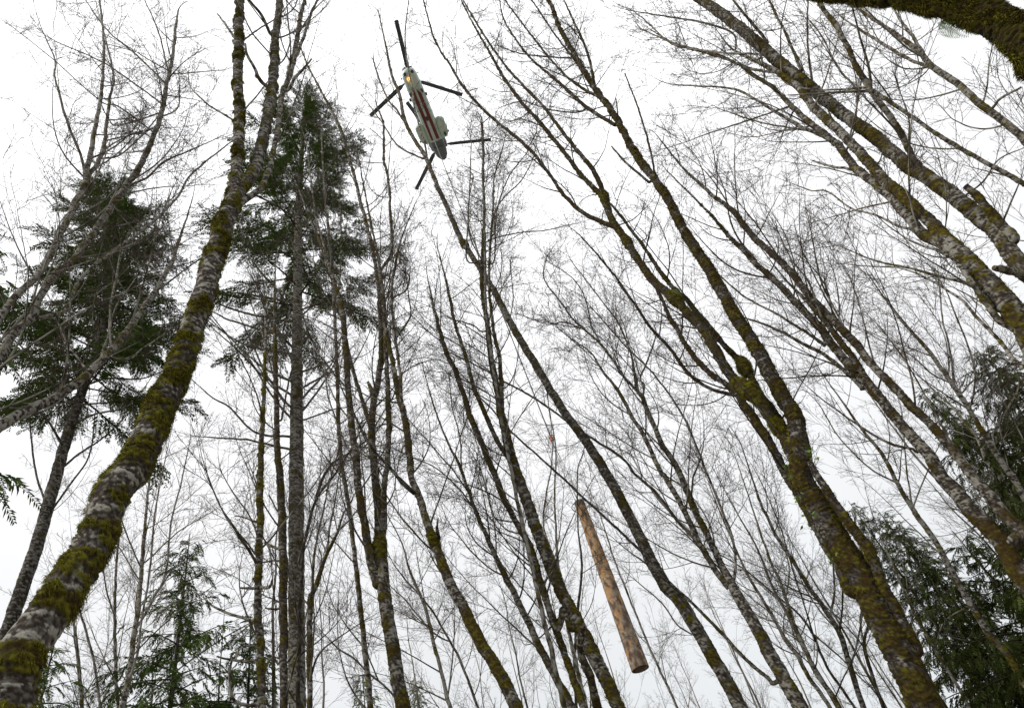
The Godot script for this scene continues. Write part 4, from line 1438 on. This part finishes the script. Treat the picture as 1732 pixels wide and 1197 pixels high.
func conifers() -> void:
	# straight trunk left of centre
	var t := bare_tree("conifer_tree", "tall conifer with a straight grey trunk left of centre and dark sweeping lower branches", 0.55, -0.16, 0.14, [
		"trunk|502 1240 34,502 1197 33,501 1000 29,501 800 27,502 600 20,503 500 17,504 400 14,506 330 11,510 260 8,515 200 4,518 168 2",
		"branch@340,460,3.989|620 205 4.5,380 160 4,220 140 3.5,110 140 2.5",
		"branch@340,460,3.989|620 335 5,450 310 4.5,240 260 4,110 210 3",
		"branch@340,460,3.989|615 432 5,460 410 4.5,340 370 4,180 320 3.5,80 270 2.5",
		"branch@340,460,3.989|615 553 5,480 535 4.5,330 500 4,200 440 3,60 340 2",
		"branch@340,460,3.989|620 742 5,480 680 4,350 590 3.5,200 450 3,90 320 2",
		"branch@340,460,3.989|620 834 5,500 760 4.5,380 670 4,250 530 3,100 400 2",
		"branch@340,460,3.989|620 610 5,560 480 4.5,480 360 4,420 200 3,380 60 2",
		"branch@340,460,3.989|620 930 5,540 840 4.5,440 690 4,340 480 3,260 300 2",
		"branch@340,460,3.989|620 1000 5,480 840 4,360 640 3.5,230 480 3,40 300 2",
		"branch@340,460,3.989|615 1110 5,430 1100 4.5,320 1050 4,190 910 3.5,80 850 3,0 780 2",
		"branch@340,460,3.989|615 1200 5,330 1135 4,120 1120 3,0 1110 2",
		"branch@340,460,3.989|620 510 5,520 400 4.5,450 300 4,400 160 3",
		"branch@340,460,3.989|615 260 5,520 130 4.5,420 20 4,340 -80 3",
		"branch@340,460,3.989|680 672 4,830 620 3.5,950 560 2.5",
		"branch@340,460,3.989|680 782 4.5,850 690 3.5,960 640 2.5",
		"branch@340,460,3.989|680 852 4.5,800 720 4,890 600 3,950 440 2",
		"branch@340,460,3.989|680 942 4.5,830 740 3.5,930 560 2",
		"branch@340,460,3.989|680 1002 4,880 930 3,980 910 2",
		"branch@340,460,3.989|680 290 4,740 240 3.5,830 180 2.5",
		"dead_branch|500 925 6,486 965 6,480 1010 5",
		"broken_branch|490 875 4,470 865 3.5,455 838 3",
		"broken_branch|492 955 4,465 948 4,440 952 3"], {"thick": 0.012, "twig": 0.28, "tone": 0.95, "category": "conifer"})
	crown(t, 27.5, 4.9, 100, 1.35)
	t = bare_tree("conifer_tree", "conifer with a broad dark crown at upper left behind the pale curving stems", 0.42, -0.4, -0.02, [
		"trunk|-12 1150 28,0 1098 27,13 1065 26,33 1006 25,53 949 24,73 883 22,90 820 21,97 794 20,114 734 19,130 684 17,144 644 16,164 587 14,180 527 12,190 470 10,195 420 8,192 370 6,183 330 4,172 300 2",
		"branch|130 690 5,80 640 4,40 590 3,0 560 2", "branch|120 720 5,160 700 4,210 690 3,240 660 2", "branch|108 760 5,70 700 4,20 690 3,0 690 2",
		"branch|140 655 4,180 640 4,240 640 3,290 620 2", "branch|95 800 5,130 770 4,180 735 3,225 690 2", "branch|80 860 4,60 800 4,50 720 3,48 650 2",
		"branch|75 880 4,110 830 4,150 770 3,160 700 2", "branch|100 790 4,110 720 4,100 640 3,95 590 2"], {"thick": 0.005, "twig": 0.3, "tone": 0.62, "category": "conifer"})
	crown(t, 20.8, 3.7, 110, 1.7)
	conifer("conifer crown poking in at the left edge below the broad dark crown", -30, 372, 15.0, 12.0, 2.8, 1.1)
	conifer("small drooping conifer low at left behind pale thin stems", 322, 905, 24.0, 3.0, 4.4, 0.8)
	conifer("dark low conifer behind the mossy-stubbed spindly tree", 425, 1040, 25.0, 2.0, 3.8, 1.1)
	conifer("low conifer in the bottom left corner beyond the thick leaning trunk", 95, 1085, 19.0, 2.0, 3.4, 0.9)
	conifer("tiny far conifer tip at the bottom left of the three-stemmed tree", 612, 1130, 42.0, 4.0, 3.6, 0.9)
	conifer("tiny far conifer tip just right of the three-stemmed tree's base", 702, 1140, 44.0, 4.0, 3.2, 0.9)
	conifer("pointed conifer at the right edge, its tip clear above the others", 1644, 588, 27.0, 3.0, 4.6, 1.7, true)
	conifer("conifer tip rising directly behind the tight parallel mossy stems", 1550, 655, 33.0, 3.0, 3.6, 1.5, true)
	conifer("conifer tip right beside the one behind the tight parallel stems", 1600, 705, 36.0, 3.0, 3.6, 1.5, true)
	conifer("small conifer tip just right of the largest mossy trunk", 1434, 848, 34.0, 3.0, 3.0, 1.0, true)
	conifer("middle one of the three small conifer tips right of the largest mossy trunk", 1480, 858, 38.0, 3.0, 3.2, 1.0, true)
	conifer("rightmost of the three small conifer tips right of the largest mossy trunk", 1512, 885, 35.0, 3.0, 3.2, 1.0, true)
	conifer("dark full conifer filling the bottom right corner", 1735, 840, 17.0, 1.5, 3.8, 1.25, true)
	conifer("dark conifer just left of the pointed one at the right edge, lower", 1668, 705, 23.0, 2.0, 4.0, 1.5, true)
	conifer("low dark conifer between the whitish spotted stem and the bottom right corner", 1672, 830, 21.0, 1.5, 3.8, 1.4, true)
	conifer("dense low conifer behind the whitish spotted stem at lower right", 1610, 900, 24.0, 1.5, 4.2, 1.2, true)


# The living crown of a traced conifer: boughs from height low to its tip.
func crown(t: Tree3, low: float, reach: float, count: int, dense: float) -> void:
	var axis := PackedVector3Array([t.at])
	var last := 0.0
	for k in t.known:
		if k[2].y > last + 0.2:
			last = k[2].y
			axis.push_back(k[2])
		elif k[2].y < last - 3.0:
			break
	boughs_on(t, axis, low, reach, count, dense, 0.16, 0.22, 0.4)


func behind() -> void:
	# the forest beyond: kinds stand at random, and each is told apart by the gap it shows in and by how near it stands
	var gaps := [[95, "left of the thick leaning trunk's lower half"], [430, "between the leaning trunk and the mossy-stubbed tree"], [640, "between the grey conifer and the three-stemmed tree"],
		[770, "between the three-stemmed tree and the orange-stubbed trunk"], [960, "between the orange-stubbed trunk and the twin-topped tree"], [1130, "around the hanging log"],
		[1270, "between the long centre tree and the dark forked tree"], [1480, "between the dark forked tree and the largest mossy trunk"], [1760, "right of the largest mossy trunk"]]
	var rank := ["nearest", "second nearest", "third nearest", "fourth nearest", "fifth nearest", "sixth nearest", "seventh nearest", "eighth nearest", "ninth nearest", "tenth nearest", "eleventh nearest", "twelfth nearest",
		"thirteenth nearest", "fourteenth nearest", "fifteenth nearest", "sixteenth nearest", "seventeenth nearest", "eighteenth nearest", "nineteenth nearest", "twentieth nearest"]
	var places: Array = []
	for k in 85:
		var az := deg_to_rad(lerpf(-50.0, 44.0, fmod(k * 0.618034, 1.0)) + rng.randf_range(-1.5, 1.5))
		places.append([lerpf(22.0, 50.0, pow(rng.randf(), 0.8)), az])
	places.sort()
	var kinds: Array = []
	var count := {}
	for k in places.size():
		var d: float = places[k][0]
		var at := Vector3(sin(places[k][1]) * d, 0, -cos(places[k][1]) * d)
		var v := at + Vector3(0, 9, 0) - EYE
		var x := MID.x + v.dot(right) * FOCAL / v.dot(fwd)
		var g := 0
		while g < gaps.size() - 1 and x > gaps[g][0]:
			g += 1
		var c: int = count.get(g, 0)
		count[g] = c + 1
		if x < -60.0 or x > 1760.0 or c >= rank.size():
			continue
		var label: String = "%s of thin far alders %s" % [rank[c], gaps[g][1]]
		var o: Node3D
		if kinds.size() < 4:
			o = far_alder(at.x, at.z, 13.0 + 1.8 * kinds.size(), rng.randf_range(-0.05, 0.05), label).root
			kinds.append(o)
		else:
			o = kinds[k % 4].duplicate()
			o.name = numbered("bare_alder")
			add_child(o, true)
			o.set_meta("label", label)
			o.position = at
		o.rotation.y = rng.randf_range(0, TAU)
		o.scale = Vector3.ONE * rng.randf_range(0.8, 1.15)
	# a bare crown reaching in from beyond the left edge
	var q := spot(-150, 330, 13.0)
	far_alder(q.x, q.z, 19.0, 0.0, "grey twigs reaching in at the far left edge from a tree outside", "")
	# fronds and leaves that grow on the trunks
	var z := 5.0
	var best := 1e9
	for k in bough_tree.known:
		var e: float = (k[0] as Vector2).distance_to(Vector2(1588, 0))
		if e < best:
			best = e
			z = ((k[2] as Vector3) - EYE).dot(fwd) - 0.06
	fern("fern fronds hanging under the mossy bough in the top right corner", spot_on(1590, 42, z), 9, 0.052 * z, Vector3(-0.35, -1, 0.1))
	fern("small fern tuft on the right side of the thick leaning trunk", spot_on(321, 655, 7.0), 4, 0.1, Vector3(0.6, -0.6, 0.1))
	fern("small fern tuft on the left side of the thick leaning trunk", spot_on(247, 652, 7.0), 4, 0.1, Vector3(-0.7, -0.5, 0.1))
	fern("fern tuft under the moss pad of the largest trunk's left stem", spot_on(1150, 498, 15.5), 4, 0.2, Vector3(0.4, 0.5, 0.2))
	var spots := [[1378, 762, "green sprig at the fork on the right side of the largest mossy trunk"], [1328, 796, "uppermost green leaves on the left edge of the largest mossy trunk"],
		[1352, 834, "second green leaves from the top on the left edge of the largest mossy trunk"], [1364, 876, "broad green leaf halfway down the left edge of the largest mossy trunk"],
		[1408, 944, "lowest green leaves on the left edge of the largest mossy trunk"]]
	for s in spots:
		sprig(s[2], spot_on(s[0], s[1], 10.6), 6, 0.085)


func spot_on(x: float, y: float, z: float) -> Vector3:
	return EYE + ray(x, y) * z
